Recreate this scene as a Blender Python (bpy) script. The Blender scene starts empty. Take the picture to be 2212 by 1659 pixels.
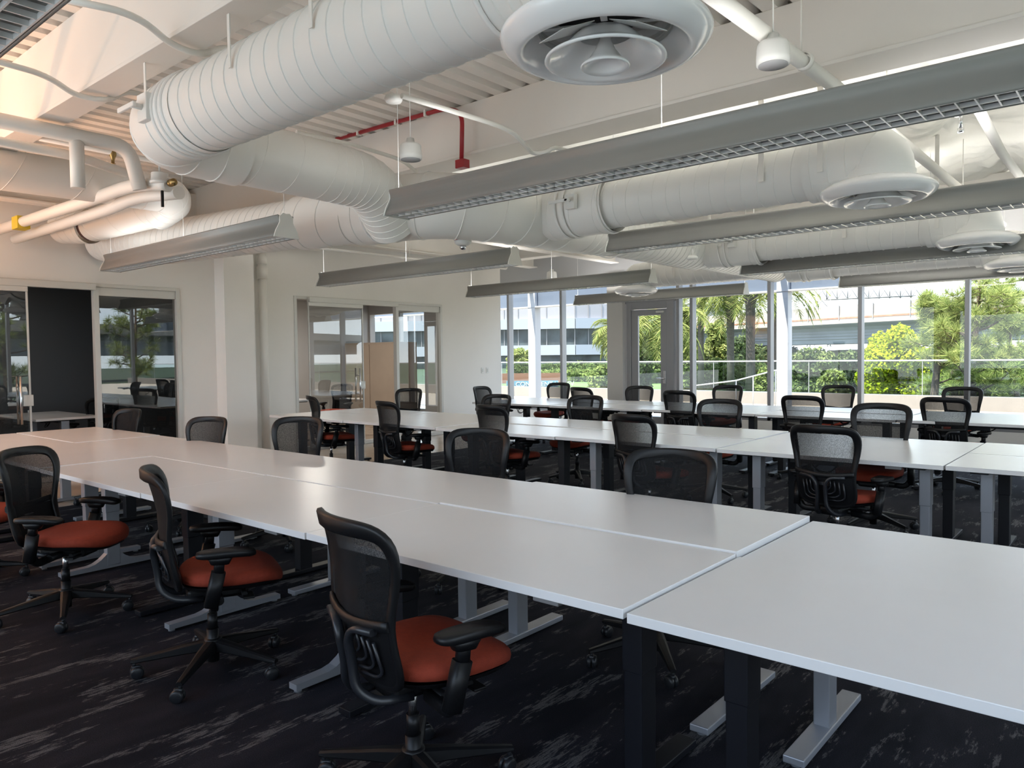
import bpy, bmesh, math, random
import numpy as np
from mathutils import Vector, Matrix

random.seed(7)
NP = np.random.default_rng(7)
SC = bpy.context.scene
COL = SC.collection

# ------------------------------------------------------------------ camera, world, sun, exposure
EYE = 1.45
F_PX, YAW, PITCH, ROLL = 1630.0, 0.704, -0.0372, -0.0120
IW, IH = 2212, 1659
cam_data = bpy.data.cameras.new('camera')
cam = bpy.data.objects.new('camera', cam_data)
COL.objects.link(cam)
_fw = Vector((-math.sin(YAW) * math.cos(PITCH), math.cos(YAW) * math.cos(PITCH), math.sin(PITCH)))
_r0 = Vector((math.cos(YAW), math.sin(YAW), 0))
_u0 = _r0.cross(_fw)
_r = _r0 * math.cos(ROLL) + _u0 * math.sin(ROLL)
_u = -_r0 * math.sin(ROLL) + _u0 * math.cos(ROLL)
_m = Matrix.Identity(4)
for _i in range(3):
    _m[_i][0] = _r[_i]; _m[_i][1] = _u[_i]; _m[_i][2] = -_fw[_i]
_m[2][3] = EYE
cam.matrix_world = _m
cam_data.sensor_width = 36
cam_data.lens = F_PX / IW * 36
cam_data.clip_end = 600
cam_data.clip_start = 0.02
SC.camera = cam

SC.view_settings.view_transform = 'Standard'
SC.view_settings.look = 'None'
SC.view_settings.gamma = 1
SC.view_settings.use_curve_mapping = False
SC.view_settings.exposure = 1.86

world = bpy.data.worlds.new('sky')
SC.world = world
world.use_nodes = True
wn = world.node_tree
wn.nodes.clear()
w_out = wn.nodes.new('ShaderNodeOutputWorld')
w_bg = wn.nodes.new('ShaderNodeBackground')
w_tc = wn.nodes.new('ShaderNodeTexCoord')
w_sep = wn.nodes.new('ShaderNodeSeparateXYZ')
w_ramp = wn.nodes.new('ShaderNodeValToRGB')
w_noise = wn.nodes.new('ShaderNodeTexNoise')
w_mix = wn.nodes.new('ShaderNodeMixRGB')
w_cr = wn.nodes.new('ShaderNodeValToRGB')
w_map = wn.nodes.new('ShaderNodeMapping')
wn.links.new(w_tc.outputs['Generated'], w_sep.inputs[0])
wn.links.new(w_sep.outputs['Z'], w_ramp.inputs[0])
e = w_ramp.color_ramp.elements
e[0].position = 0.0; e[0].color = (0.82, 0.92, 1.0, 1)
e[1].position = 0.55; e[1].color = (0.42, 0.62, 1.0, 1)
w_map.inputs['Scale'].default_value = (1, 1, 5)
wn.links.new(w_tc.outputs['Generated'], w_map.inputs[0])
wn.links.new(w_map.outputs[0], w_noise.inputs['Vector'])
w_noise.inputs['Scale'].default_value = 3.0
w_noise.inputs['Detail'].default_value = 5
wn.links.new(w_noise.outputs[0], w_cr.inputs[0])
w_cr.color_ramp.elements[0].position = 0.45
w_cr.color_ramp.elements[1].position = 0.7
wn.links.new(w_cr.outputs[0], w_mix.inputs[0])
wn.links.new(w_ramp.outputs[0], w_mix.inputs[1])
w_mix.inputs[2].default_value = (1, 1, 1, 1)
wn.links.new(w_mix.outputs[0], w_bg.inputs[0])
w_bg.inputs[1].default_value = 1.25
wn.links.new(w_bg.outputs[0], w_out.inputs[0])

sun_data = bpy.data.lights.new('sun', 'SUN')
sun_data.energy = 6.0
sun_data.angle = 0.012
sun_data.color = (1.0, 0.93, 0.82)
sun = bpy.data.objects.new('sun', sun_data)
COL.objects.link(sun)
sun.location = (0, -10, 30)
_sd = Vector((-0.14, -0.40, 0.91)).normalized()      # towards the sun
sun.rotation_euler = _sd.to_track_quat('Z', 'Y').to_euler()

def portal(name, loc, rot, sx, sy):
    d = bpy.data.lights.new(name, 'AREA'); d.shape = 'RECTANGLE'; d.size = sx; d.size_y = sy
    d.cycles.is_portal = True
    o = bpy.data.objects.new(name, d); COL.objects.link(o); o.location = loc; o.rotation_euler = rot

SC.cycles.max_bounces = 8
SC.cycles.diffuse_bounces = 6
SC.cycles.glossy_bounces = 4
SC.cycles.transmission_bounces = 4
SC.cycles.transparent_max_bounces = 16
SC.cycles.caustics_reflective = False
SC.cycles.caustics_refractive = False
SC.cycles.sample_clamp_indirect = 6
SC.cycles.use_denoising = True

# ------------------------------------------------------------------ places read off the photograph
def ray(px, py):
    return _r * ((px - IW / 2) / F_PX) - _u * ((py - IH / 2) / F_PX) + _fw
def at_z(px, py, z):
    d = ray(px, py); return Vector((0, 0, EYE)) + d * ((z - EYE) / d.z)
def at_y(px, py, y):
    d = ray(px, py); return Vector((0, 0, EYE)) + d * (y / d.y)
def at_x(px, py, x):
    d = ray(px, py); return Vector((0, 0, EYE)) + d * (x / d.x)
def at_d(px, py, dist):
    return Vector((0, 0, EYE)) + ray(px, py) * dist

# ------------------------------------------------------------------ materials
MATS = {}
def mat(name, color, rough=0.5, metal=0.0, spec=0.5, noise=None, bump=None, coat=0.0):
    """noise=(scale, amount) varies the base colour; bump=(scale, strength)."""
    if name in MATS: return MATS[name]
    m = bpy.data.materials.new(name); m.use_nodes = True
    nt = m.node_tree; b = nt.nodes['Principled BSDF']
    b.inputs['Base Color'].default_value = (*color, 1)
    b.inputs['Roughness'].default_value = rough
    b.inputs['Metallic'].default_value = metal
    b.inputs['Specular IOR Level'].default_value = spec
    b.inputs['Coat Weight'].default_value = coat
    if noise or bump:
        tc = nt.nodes.new('ShaderNodeTexCoord')
    if noise:
        n = nt.nodes.new('ShaderNodeTexNoise'); n.inputs['Scale'].default_value = noise[0]; n.inputs['Detail'].default_value = 4
        nt.links.new(tc.outputs['Object'], n.inputs['Vector'])
        r = nt.nodes.new('ShaderNodeValToRGB')
        a = noise[1]
        r.color_ramp.elements[0].position = 0.3; r.color_ramp.elements[1].position = 0.7
        r.color_ramp.elements[0].color = (*[max(0, c * (1 - a)) for c in color], 1)
        r.color_ramp.elements[1].color = (*[min(1, c * (1 + a)) for c in color], 1)
        nt.links.new(n.outputs[0], r.inputs[0]); nt.links.new(r.outputs[0], b.inputs['Base Color'])
    if bump:
        n = nt.nodes.new('ShaderNodeTexNoise'); n.inputs['Scale'].default_value = bump[0]; n.inputs['Detail'].default_value = 3
        nt.links.new(tc.outputs['Object'], n.inputs['Vector'])
        bp = nt.nodes.new('ShaderNodeBump'); bp.inputs['Strength'].default_value = bump[1]; bp.inputs['Distance'].default_value = 0.01
        nt.links.new(n.outputs[0], bp.inputs['Height']); nt.links.new(bp.outputs[0], b.inputs['Normal'])
    MATS[name] = m
    return m

def glass_mat(name, tint, gloss=1.0, ior=1.5, rough=0.0):
    m = bpy.data.materials.new(name); m.use_nodes = True
    nt = m.node_tree; nt.nodes.clear()
    o = nt.nodes.new('ShaderNodeOutputMaterial'); mx = nt.nodes.new('ShaderNodeMixShader')
    t = nt.nodes.new('ShaderNodeBsdfTransparent'); g = nt.nodes.new('ShaderNodeBsdfGlossy'); fr = nt.nodes.new('ShaderNodeFresnel')
    t.inputs[0].default_value = (*tint, 1); g.inputs['Roughness'].default_value = rough
    g.inputs[0].default_value = (gloss, gloss, gloss, 1)
    fr.inputs[0].default_value = ior
    nt.links.new(fr.outputs[0], mx.inputs[0]); nt.links.new(t.outputs[0], mx.inputs[1]); nt.links.new(g.outputs[0], mx.inputs[2])
    nt.links.new(mx.outputs[0], o.inputs[0])
    MATS[name] = m
    return m

white_wall = mat('white_wall_paint', (0.84, 0.82, 0.79), 0.85, noise=(1.2, 0.02))
deck_white = mat('ceiling_white_paint', (0.80, 0.77, 0.73), 0.8, noise=(2.0, 0.03))
beam_white = mat('beam_white_paint', (0.78, 0.745, 0.70), 0.75, noise=(0.8, 0.03))
duct_white = mat('duct_white_paint', (0.82, 0.81, 0.78), 0.42, noise=(1.5, 0.02))
seam_white = mat('duct_seam_paint', (0.84, 0.83, 0.81), 0.4)
pipe_white = mat('pipe_white_paint', (0.80, 0.78, 0.74), 0.45)
gloss_white = mat('diffuser_gloss_enamel', (0.88, 0.88, 0.88), 0.20, coat=0.3)
lamp_grey = mat('lamp_silver_grey_paint', (0.27, 0.265, 0.25), 0.42, metal=0.1)
lamp_cap = mat('lamp_end_cap_paint', (0.66, 0.66, 0.63), 0.5)
mirror = mat('louver_aluminium', (0.93, 0.93, 0.94), 0.25, metal=0.5)
louver_m = mat('louver_bright_aluminium', (0.93, 0.93, 0.94), 0.22, metal=0.35)
red_paint = mat('fire_red_paint', (0.36, 0.02, 0.03), 0.4)
laminate = mat('desk_white_laminate', (0.76, 0.75, 0.745), 0.26, noise=(3.0, 0.012), spec=0.5)
desk_edge = mat('desk_edge_band', (0.66, 0.64, 0.60), 0.45)
silver = mat('silver_grey_paint', (0.33, 0.34, 0.37), 0.38, metal=0.35)
black_metal = mat('black_powder_coat', (0.006, 0.0065, 0.010), 0.45, spec=0.35)
black_plastic = mat('black_plastic', (0.0065, 0.0065, 0.0075), 0.42, spec=0.3)
grey_plastic = mat('dark_grey_plastic', (0.017, 0.018, 0.022), 0.34, spec=0.5)
caster_grey = mat('caster_cap_grey', (0.014, 0.015, 0.018), 0.38, spec=.4)
chrome = mat('brushed_steel', (0.62, 0.62, 0.63), 0.25, metal=1.0)
brass = mat('aged_brass', (0.35, 0.24, 0.10), 0.4, metal=0.9)
red_fabric = mat('red_orange_fabric', (0.29, 0.036, 0.013), 0.85, bump=(420, 0.25), noise=(60, 0.10))
aluminium = mat('window_aluminium', (0.30, 0.30, 0.31), 0.42, metal=0.4)
frame_silver = mat('partition_frame_silver', (0.62, 0.61, 0.58), 0.4, metal=0.2)
dark_wall = mat('dark_grey_wall_paint', (0.10, 0.105, 0.115), 0.8)
mid_wall = mat('mid_grey_wall_paint', (0.40, 0.39, 0.38), 0.85)
tan_panel = mat('tan_panel', (0.42, 0.34, 0.27), 0.7, noise=(2, 0.05))
plastic_white = mat('white_plastic', (0.75, 0.75, 0.73), 0.4)
globe_m = mat('lit_opal_globe', (0.9, 0.8, 0.65), 0.4)
_b = globe_m.node_tree.nodes['Principled BSDF']; _b.inputs['Emission Color'].default_value = (1.0, 0.62, 0.34, 1); _b.inputs['Emission Strength'].default_value = 24
grille = mat('speaker_grille', (0.35, 0.35, 0.36), 0.6)
ext_steel = mat('exterior_white_steel', (0.34, 0.35, 0.37), 0.5)
ext_blue_shaded = mat('exterior_beam_bluegrey', (0.085, 0.105, 0.14), 0.6)  # blue-grey darkened so the colour carries the beam's shade
concrete_lt = mat('terrace_concrete', (0.40, 0.34, 0.27), 0.9, noise=(1.5, 0.12))
parapet_m = mat('parapet_stucco', (0.192, 0.174, 0.156), 0.9, noise=(2, 0.06))
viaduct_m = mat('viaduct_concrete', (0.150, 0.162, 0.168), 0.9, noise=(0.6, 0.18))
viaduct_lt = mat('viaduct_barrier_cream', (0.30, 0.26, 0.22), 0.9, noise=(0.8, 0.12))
rust_m = mat('viaduct_rust_band', (0.28, 0.12, 0.07), 0.9, noise=(3, 0.3))
steel_post = mat('weathered_steel', (0.20, 0.19, 0.19), 0.6)
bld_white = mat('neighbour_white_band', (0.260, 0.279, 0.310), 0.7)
bld_panel = mat('neighbour_panel', (0.252, 0.240, 0.252), 0.5)
bld_glass = mat('neighbour_glass', (0.05, 0.06, 0.062), 0.25, spec=0.25, noise=(0.35, 0.75))  # mottled colour stands in for trees reflected in the glass
grass_m = mat('lawn_grass', (0.084, 0.156, 0.024), 0.95, noise=(2, 0.3))
earth_m = mat('planting_ground', (0.030, 0.045, 0.018), 0.95, noise=(0.8, 0.4))
brick_m = mat('red_brown_fence', (0.25, 0.10, 0.06), 0.9)
bark = mat('palm_trunk_bark', (0.060, 0.050, 0.045), 0.95, bump=(25, 0.8), noise=(8, 0.3))
pine_bark = mat('pine_bark', (0.10, 0.07, 0.055), 0.95, bump=(20, 0.8))
sign_blue = mat('sign_blue_grey', (0.10, 0.22, 0.30), 0.5)
sign_white = mat('sign_white', (0.8, 0.8, 0.8), 0.5)
yellow_label = mat('yellow_label', (0.6, 0.45, 0.03), 0.6)
torn_m = mat('torn_insulation_brown', (0.10, 0.055, 0.05), 0.95, noise=(60, 0.9))
film_white = mat('white_vinyl_film', (0.80, 0.79, 0.73), 0.33, bump=(5, 0.9), noise=(1.5, 0.05))
win_glass = glass_mat('window_glass', (0.90, 0.94, 0.93))
office_glass = glass_mat('office_partition_glass', (0.80, 0.83, 0.82), ior=2.1)
rail_glass = glass_mat('rail_glass', (0.74, 0.87, 0.84), ior=1.5)

def leaf_mat(name, c1, c2, trans=0.35):
    m = bpy.data.materials.new(name); m.use_nodes = True
    nt = m.node_tree; nt.nodes.clear()
    o = nt.nodes.new('ShaderNodeOutputMaterial'); mx = nt.nodes.new('ShaderNodeMixShader')
    d = nt.nodes.new('ShaderNodeBsdfDiffuse'); t = nt.nodes.new('ShaderNodeBsdfTranslucent')
    g = nt.nodes.new('ShaderNodeNewGeometry'); r = nt.nodes.new('ShaderNodeValToRGB')
    r.color_ramp.elements[0].color = (*c1, 1); r.color_ramp.elements[1].color = (*c2, 1)
    nt.links.new(g.outputs['Random Per Island'], r.inputs[0])
    nt.links.new(r.outputs[0], d.inputs[0]); nt.links.new(r.outputs[0], t.inputs[0])
    mx.inputs[0].default_value = trans
    nt.links.new(d.outputs[0], mx.inputs[1]); nt.links.new(t.outputs[0], mx.inputs[2]); nt.links.new(mx.outputs[0], o.inputs[0])
    return m
leaf_yellow = leaf_mat('leaf_yellow_green', (0.170, 0.240, 0.015), (0.420, 0.420, 0.020))
leaf_mid = leaf_mat('leaf_mid_green', (0.055, 0.085, 0.028), (0.220, 0.250, 0.090))
leaf_dark = leaf_mat('leaf_dark_green', (0.035, 0.055, 0.025), (0.130, 0.160, 0.070))
leaf_light = leaf_mat('leaf_light_green', (0.120, 0.150, 0.045), (0.330, 0.350, 0.120))
leaf_palm = leaf_mat('palm_frond_green', (0.093, 0.140, 0.038), (0.317, 0.317, 0.111))
leaf_pine = leaf_mat('pine_needle_green', (0.095, 0.149, 0.041), (0.405, 0.432, 0.149))

# mesh fabric: an open weave, part threads and part holes
def weave_mat():
    m = bpy.data.materials.new('black_mesh_weave'); m.use_nodes = True
    nt = m.node_tree; b = nt.nodes['Principled BSDF']; o = nt.nodes['Material Output']
    b.inputs['Base Color'].default_value = (0.006, 0.006, 0.007, 1); b.inputs['Roughness'].default_value = 0.7; b.inputs['Specular IOR Level'].default_value = 0.2
    t = nt.nodes.new('ShaderNodeBsdfTransparent'); mx = nt.nodes.new('ShaderNodeMixShader')
    tc = nt.nodes.new('ShaderNodeTexCoord'); n = nt.nodes.new('ShaderNodeTexNoise')
    n.inputs['Scale'].default_value = 260; n.inputs['Detail'].default_value = 1
    mr = nt.nodes.new('ShaderNodeMapRange'); mr.inputs[1].default_value = 0.35; mr.inputs[2].default_value = 0.65
    mr.inputs[3].default_value = 0.16; mr.inputs[4].default_value = 0.42
    # holes close up when the cloth is seen at a slant
    ge = nt.nodes.new('ShaderNodeNewGeometry'); dp = nt.nodes.new('ShaderNodeVectorMath'); dp.operation = 'DOT_PRODUCT'
    ab = nt.nodes.new('ShaderNodeMath'); ab.operation = 'ABSOLUTE'; pw_ = nt.nodes.new('ShaderNodeMath'); pw_.operation = 'POWER'; pw_.inputs[1].default_value = 2.2
    ml = nt.nodes.new('ShaderNodeMath'); ml.operation = 'MULTIPLY'
    nt.links.new(ge.outputs['Incoming'], dp.inputs[0]); nt.links.new(ge.outputs['Normal'], dp.inputs[1])
    nt.links.new(dp.outputs['Value'], ab.inputs[0]); nt.links.new(ab.outputs[0], pw_.inputs[0])
    nt.links.new(tc.outputs['Object'], n.inputs['Vector']); nt.links.new(n.outputs[0], mr.inputs[0])
    nt.links.new(mr.outputs[0], ml.inputs[0]); nt.links.new(pw_.outputs[0], ml.inputs[1]); nt.links.new(ml.outputs[0], mx.inputs[0])
    nt.links.new(b.outputs[0], mx.inputs[1]); nt.links.new(t.outputs[0], mx.inputs[2]); nt.links.new(mx.outputs[0], o.inputs[0])
    return m
weave = weave_mat()

def carpet_mat():
    m = bpy.data.materials.new('charcoal_plank_carpet'); m.use_nodes = True
    nt = m.node_tree; b = nt.nodes['Principled BSDF']
    N = nt.nodes.new; L = nt.links.new
    tc = N('ShaderNodeTexCoord')
    def noise(scale, det, sc3):
        mp = N('ShaderNodeMapping'); mp.inputs['Scale'].default_value = sc3
        n = N('ShaderNodeTexNoise'); n.inputs['Scale'].default_value = scale; n.inputs['Detail'].default_value = det
        n.inputs['Roughness'].default_value = 0.72
        L(tc.outputs['Object'], mp.inputs[0]); L(mp.outputs[0], n.inputs['Vector']); return n
    def ramp(src, p0, p1, c0=(0, 0, 0, 1), c1=(1, 1, 1, 1)):
        r = N('ShaderNodeValToRGB'); r.color_ramp.elements[0].position = p0; r.color_ramp.elements[1].position = p1
        r.color_ramp.elements[0].color = c0; r.color_ramp.elements[1].color = c1; L(src, r.inputs[0]); return r
    def mul(a, c):
        x = N('ShaderNodeMath'); x.operation = 'MULTIPLY'; L(a, x.inputs[0]); L(c, x.inputs[1]); return x
    big = noise(1.0, 8, (6.5, 1.7, 1))          # worn patches drawn out along the room's depth
    fine = noise(1.0, 2, (85, 8, 1))            # yarn rows
    grain = noise(260, 1, (1, 1, 1))
    patch = ramp(big.outputs[0], 0.545, 0.575)
    rows = ramp(fine.outputs[0], 0.42, 0.52)
    gr = ramp(grain.outputs[0], 0.30, 0.50)
    a = mul(patch.outputs[0], rows.outputs[0]); a2 = mul(a.outputs[0], gr.outputs[0])
    base = noise(0.9, 3, (3.0, 1.0, 1))
    cb = ramp(base.outputs[0], 0.40, 0.62, (0.008, 0.0085, 0.013, 1), (0.019, 0.018, 0.024, 1))
    g2 = ramp(grain.outputs[0], 0.3, 0.7, (0.55, 0.55, 0.55, 1), (1.5, 1.5, 1.5, 1))
    mm = N('ShaderNodeMixRGB'); mm.blend_type = 'MULTIPLY'; mm.inputs[0].default_value = 1
    L(cb.outputs[0], mm.inputs[1]); L(g2.outputs[0], mm.inputs[2])
    mx = N('ShaderNodeMixRGB'); mx.inputs[2].default_value = (0.125, 0.12, 0.122, 1)
    L(a2.outputs[0], mx.inputs[0]); L(mm.outputs[0], mx.inputs[1]); L(mx.outputs[0], b.inputs['Base Color'])
    b.inputs['Roughness'].default_value = 0.95; b.inputs['Specular IOR Level'].default_value = 0.15
    bp = N('ShaderNodeBump'); bp.inputs['Strength'].default_value = 0.35; bp.inputs['Distance'].default_value = 0.004
    L(grain.outputs[0], bp.inputs['Height']); L(bp.outputs[0], b.inputs['Normal'])
    return m
carpet = carpet_mat()
concrete_floor = mat('polished_concrete', (0.46, 0.37, 0.29), 0.16, noise=(2.5, 0.12))

# ------------------------------------------------------------------ mesh building helpers
class MB:
    """collects boxes, tubes, lathes and strips and links them as ONE mesh object"""
    def __init__(s): s.v = []; s.f = []; s.sm = []
    def add(s, vs, fs, smooth=False):
        o = len(s.v); s.v.extend([tuple(v) for v in vs])
        for f in fs: s.f.append([i + o for i in f]); s.sm.append(smooth)
        return s
    def box(s, x0, x1, y0, y1, z0, z1, b=0.0, M=None):
        bm = bmesh.new()
        bmesh.ops.create_cube(bm, size=1)
        for v in bm.verts:
            v.co = Vector(((x0 + x1) / 2 + v.co.x * (x1 - x0), (y0 + y1) / 2 + v.co.y * (y1 - y0), (z0 + z1) / 2 + v.co.z * (z1 - z0)))
        if b > 0:
            b = min(b, 0.45 * min(abs(x1 - x0), abs(y1 - y0), abs(z1 - z0)))
            bmesh.ops.bevel(bm, geom=bm.edges[:], offset=b, segments=2, profile=0.5, affect='EDGES')
        if M is not None: bmesh.ops.transform(bm, matrix=M, verts=bm.verts)
        bm.verts.index_update()
        s.add([v.co for v in bm.verts], [[v.index for v in f.verts] for f in bm.faces])
        bm.free(); return s
    def sweep(s, pts, rad, seg=12, caps=True, smooth=True, flat=None, up=None):
        """round (or flattened, flat=(a,b) half sizes) section swept along pts; rad may be a list"""
        pts = [Vector(p) for p in pts]; n = len(pts)
        if not isinstance(rad, (list, tuple)): rad = [rad] * n
        T = []
        for i in range(n):
            a = pts[max(0, i - 1)]; b = pts[min(n - 1, i + 1)]
            d = b - a; T.append(d.normalized() if d.length > 1e-9 else Vector((0, 0, 1)))
        ref = Vector(up) if up else (Vector((0, 0, 1)) if abs(T[0].z) < 0.9 else Vector((0, 1, 0)))
        N0 = (ref - T[0] * ref.dot(T[0])).normalized()
        rings = []; vs = []
        for i in range(n):
            if up: r2 = Vector(up); N0 = (r2 - T[i] * r2.dot(T[i])); N0 = N0.normalized() if N0.length > 1e-6 else rings[-1][0]
            else:
                N0 = N0 - T[i] * N0.dot(T[i]); N0.normalize()
            B = T[i].cross(N0); rings.append((N0.copy(), B))
            for k in range(seg):
                t = 2 * math.pi * k / seg
                if flat:
                    ct, st = math.cos(t), math.sin(t)
                    e_ = 0.55
                    cx = math.copysign(abs(ct) ** e_, ct) * flat[0] * rad[i]; cy = math.copysign(abs(st) ** e_, st) * flat[1] * rad[i]
                    vs.append(pts[i] + N0 * cx + B * cy)
                else: vs.append(pts[i] + (N0 * math.cos(t) + B * math.sin(t)) * rad[i])
        fs = []
        for i in range(n - 1):
            for k in range(seg):
                k2 = (k + 1) % seg
                fs.append([i * seg + k, i * seg + k2, (i + 1) * seg + k2, (i + 1) * seg + k])
        s.add(vs, fs, smooth)
        if caps:
            o = len(s.v) - len(vs)
            s.f.append([o + k for k in range(seg)][::-1]); s.sm.append(False)
            s.f.append([o + (n - 1) * seg + k for k in range(seg)]); s.sm.append(False)
        return s
    def lathe(s, prof, c, seg=32, smooth=True, axis='z'):
        """prof: list of (r, z)"""
        vs = []; fs = []; c = Vector(c); n = len(prof)
        for r, z in prof:
            for k in range(seg):
                t = 2 * math.pi * k / seg
                p = Vector((r * math.cos(t), r * math.sin(t), z))
                if axis == 'x': p = Vector((p.z, p.x, p.y))
                if axis == 'y': p = Vector((p.x, p.z, p.y))
                vs.append(c + p)
        for i in range(n - 1):
            for k in range(seg):
                k2 = (k + 1) % seg; fs.append([i * seg + k, i * seg + k2, (i + 1) * seg + k2, (i + 1) * seg + k])
        return s.add(vs, fs, smooth)
    def cyl(s, a, b, r, seg=12): return s.sweep([a, b], r, seg)
    def prism(s, prof, x0, x1, smooth=False):
        """profile (y,z) points extruded along x"""
        n = len(prof)
        vs = [(x0, y, z) for y, z in prof] + [(x1, y, z) for y, z in prof]
        fs = [[i, (i + 1) % n, n + (i + 1) % n, n + i] for i in range(n)]
        s.add(vs, fs, smooth); o = len(s.v) - 2 * n
        s.f.append([o + i for i in range(n)][::-1]); s.sm.append(False)
        s.f.append([o + n + i for i in range(n)]); s.sm.append(False)
        return s
    def mesh(s, name, m):
        me = bpy.data.meshes.new(name); me.from_pydata(s.v, [], s.f)
        me.materials.append(m)
        me.polygons.foreach_set('use_smooth', s.sm)
        me.update(); return me
    def build(s, name, m, parent=None, loc=None, label=None):
        o = bpy.data.objects.new(name, s.mesh(name, m)); COL.objects.link(o)
        if parent is not None: o.parent = parent
        if loc is not None: o.location = loc
        if label: o['label'] = label
        return o

def tag(o, label, cat, group=None, kind=None):
    o['label'] = label; o['category'] = cat
    if group: o['group'] = group
    if kind: o['kind'] = kind
    return o
def thing(name, label, cat, loc=(0, 0, 0), rz=0.0, group=None):
    o = bpy.data.objects.new(name, None); COL.objects.link(o); o.empty_display_size = 0.1
    o.location = loc; o.rotation_euler = (0, 0, rz)
    return tag(o, label, cat, group)
def struct(name, mb, m, label=None):
    o = mb.build(name, m); o['kind'] = 'structure'
    if label: o['label'] = label
    return o
def kids(o): return [c for c in KIDS.get(o.name, [])]
KIDS = {}
def index_kids():
    KIDS.clear()
    for o in bpy.data.objects:
        if o.parent: KIDS.setdefault(o.parent.name, []).append(o)
def dup(root, loc, rz, label, scale=1.0, group=None):
    r = root.copy(); COL.objects.link(r); r.location = loc; r.rotation_euler = (0, 0, rz); r.scale = (1, 1, scale)
    r['label'] = label
    if group: r['group'] = group
    for ch in kids(root):
        c = ch.copy(); COL.objects.link(c); c.parent = r
        for g in kids(ch):
            d = g.copy(); COL.objects.link(d); d.parent = c
    return r
def fillet(pts, r, n=6):
    """rounds the inner corners of a polyline"""
    pts = [Vector(p) for p in pts]; out = [pts[0]]
    for i in range(1, len(pts) - 1):
        a, b, c = pts[i - 1], pts[i], pts[i + 1]
        u = (a - b); v = (c - b); ru = min(r, u.length * 0.48); rv = min(r, v.length * 0.48); rr = min(ru, rv)
        p0 = b + u.normalized() * rr; p1 = b + v.normalized() * rr
        for k in range(n + 1):
            t = k / n; out.append(p0 * (1 - t) ** 2 + b * 2 * t * (1 - t) + p1 * t * t)
    out.append(pts[-1]); return out

# ================================================================== THE ROOM
XW = -10.10      # inner face of the office wall
YC = 11.56       # where that wall ends
YW = 12.50       # window wall
XE = 4.2         # east window wall (outside the frame)
YS = -1.8        # south wall behind the camera
ZD = 3.73        # underside of the deck

struct('floor', MB().box(-8.28, -5.2, 1.1, YW, -0.12, 0.0).box(-5.2, XE, YS, YW, -0.12, 0.0), carpet)
struct('floor_oak', MB().box(-9.95, -5.2, YS, 1.1, -0.12, 0.0), mat('tan_oak_floor', (0.62, 0.42, 0.27), 0.5, noise=(3, .08)))  # unseen tan floor added to bounce warm sunlight inward
struct('floor_concrete', MB().box(-14.3, -8.28, 1.1, YW, -0.12, -0.002).box(-14.3, -9.95, YS, 1.1, -0.12, -0.002), concrete_floor)

# corrugated roof deck, flutes run north
def deck(x0, x1, y0, y1, z):
    prof = []; x = x0; p = 0.20; d = 0.075
    while x < x1:
        prof += [(x, z + d), (x + 0.055, z + d), (x + 0.075, z), (x + 0.18, z)]
        x += p
    prof.append((x, z + d))
    m = MB(); n = len(prof)
    vs = [(a, y0, b) for a, b in prof] + [(a, y1, b) for a, b in prof]
    m.add(vs, [[i, i + 1, n + i + 1, n + i] for i in range(n - 1)])
    m.box(x0, x1, y0, y1, z + d + 0.02, z + d + 0.14)
    return m
struct('ceiling', deck(-14.3, 1.5, YS, 5.15, ZD), deck_white)
struct('ceiling_east', MB().box(1.5, XE, YS, -1.0, ZD, ZD + .2).box(1.5, XE, 11.6, YW, ZD, ZD + .2), deck_white)
struct('window_17', MB().add([(1.5, -1.0, ZD + .1), (XE, -1.0, ZD + .1), (XE, 11.6, ZD + .1), (1.5, 11.6, ZD + .1)], [[0, 1, 2, 3]]), win_glass)  # unseen skylight added to bring in more daylight
portal('skylight_daylight', (2.85, 5.3, ZD + .05), (0, 0, 0), 2.6, 12.5)

# draped white vinyl under the rest of the roof
def film(x0, x1, y0, y1, z, step=0.06):
    nx = int((x1 - x0) / step); ny = int((y1 - y0) / step)
    X, Y = np.meshgrid(np.linspace(x0, x1, nx), np.linspace(y0, y1, ny))
    Z = np.full_like(X, z)
    rng = np.random.default_rng(3)
    bay = 1.25
    Z -= 0.10 * np.abs(np.sin(np.pi * (X - x0) / bay)) ** 0.8
    for gx in np.arange(x0, x1, 1.25):
        for gy in np.arange(y0, y1, 1.1):
            cx = gx + rng.uniform(-.2, .2); cy = gy + rng.uniform(-.25, .25)
            dx = X - cx; dy = Y - cy; rad = np.sqrt(dx * dx + dy * dy) + .02; th = np.arctan2(dy, dx)
            nf = rng.integers(6, 11); ph = rng.uniform(0, 6)
            fold = 1 - 2 * np.abs(np.sin(th * nf / 2 + ph + .6 * np.sin(rad * 5)))
            Z += .040 * fold * np.exp(-(rad / .55) ** 2) * np.minimum(1, rad / .15) + .06 * np.exp(-(rad / .16) ** 2)
    for k in range(30):
        a = rng.uniform(0, math.pi); fx = rng.uniform(5, 14)
        cx, cy = rng.uniform(x0, x1), rng.uniform(y0, y1); s = rng.uniform(0.4, 1.0)
        env = np.exp(-((X - cx) ** 2 + (Y - cy) ** 2) / (s * s))
        Z += 0.028 * env * (1 - np.abs(np.sin((X * math.cos(a) + Y * math.sin(a)) * fx)) * 2)
    vs = np.stack([X, Y, Z], -1).reshape(-1, 3)
    m = MB(); fs = []
    for j in range(ny - 1):
        for i in range(nx - 1):
            fs.append([j * nx + i, j * nx + i + 1, (j + 1) * nx + i + 1, (j + 1) * nx + i])
    m.add(vs.tolist(), fs, True)
    return m
struct('ceiling_film', film(-13.9, 1.5, 5.3, YW, ZD - 0.02), film_white)
struct('ceiling_slab', MB().box(-14.3, 1.5, 5.15, YW + 0.1, ZD + 0.1, ZD + 0.24), deck_white)

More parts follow.
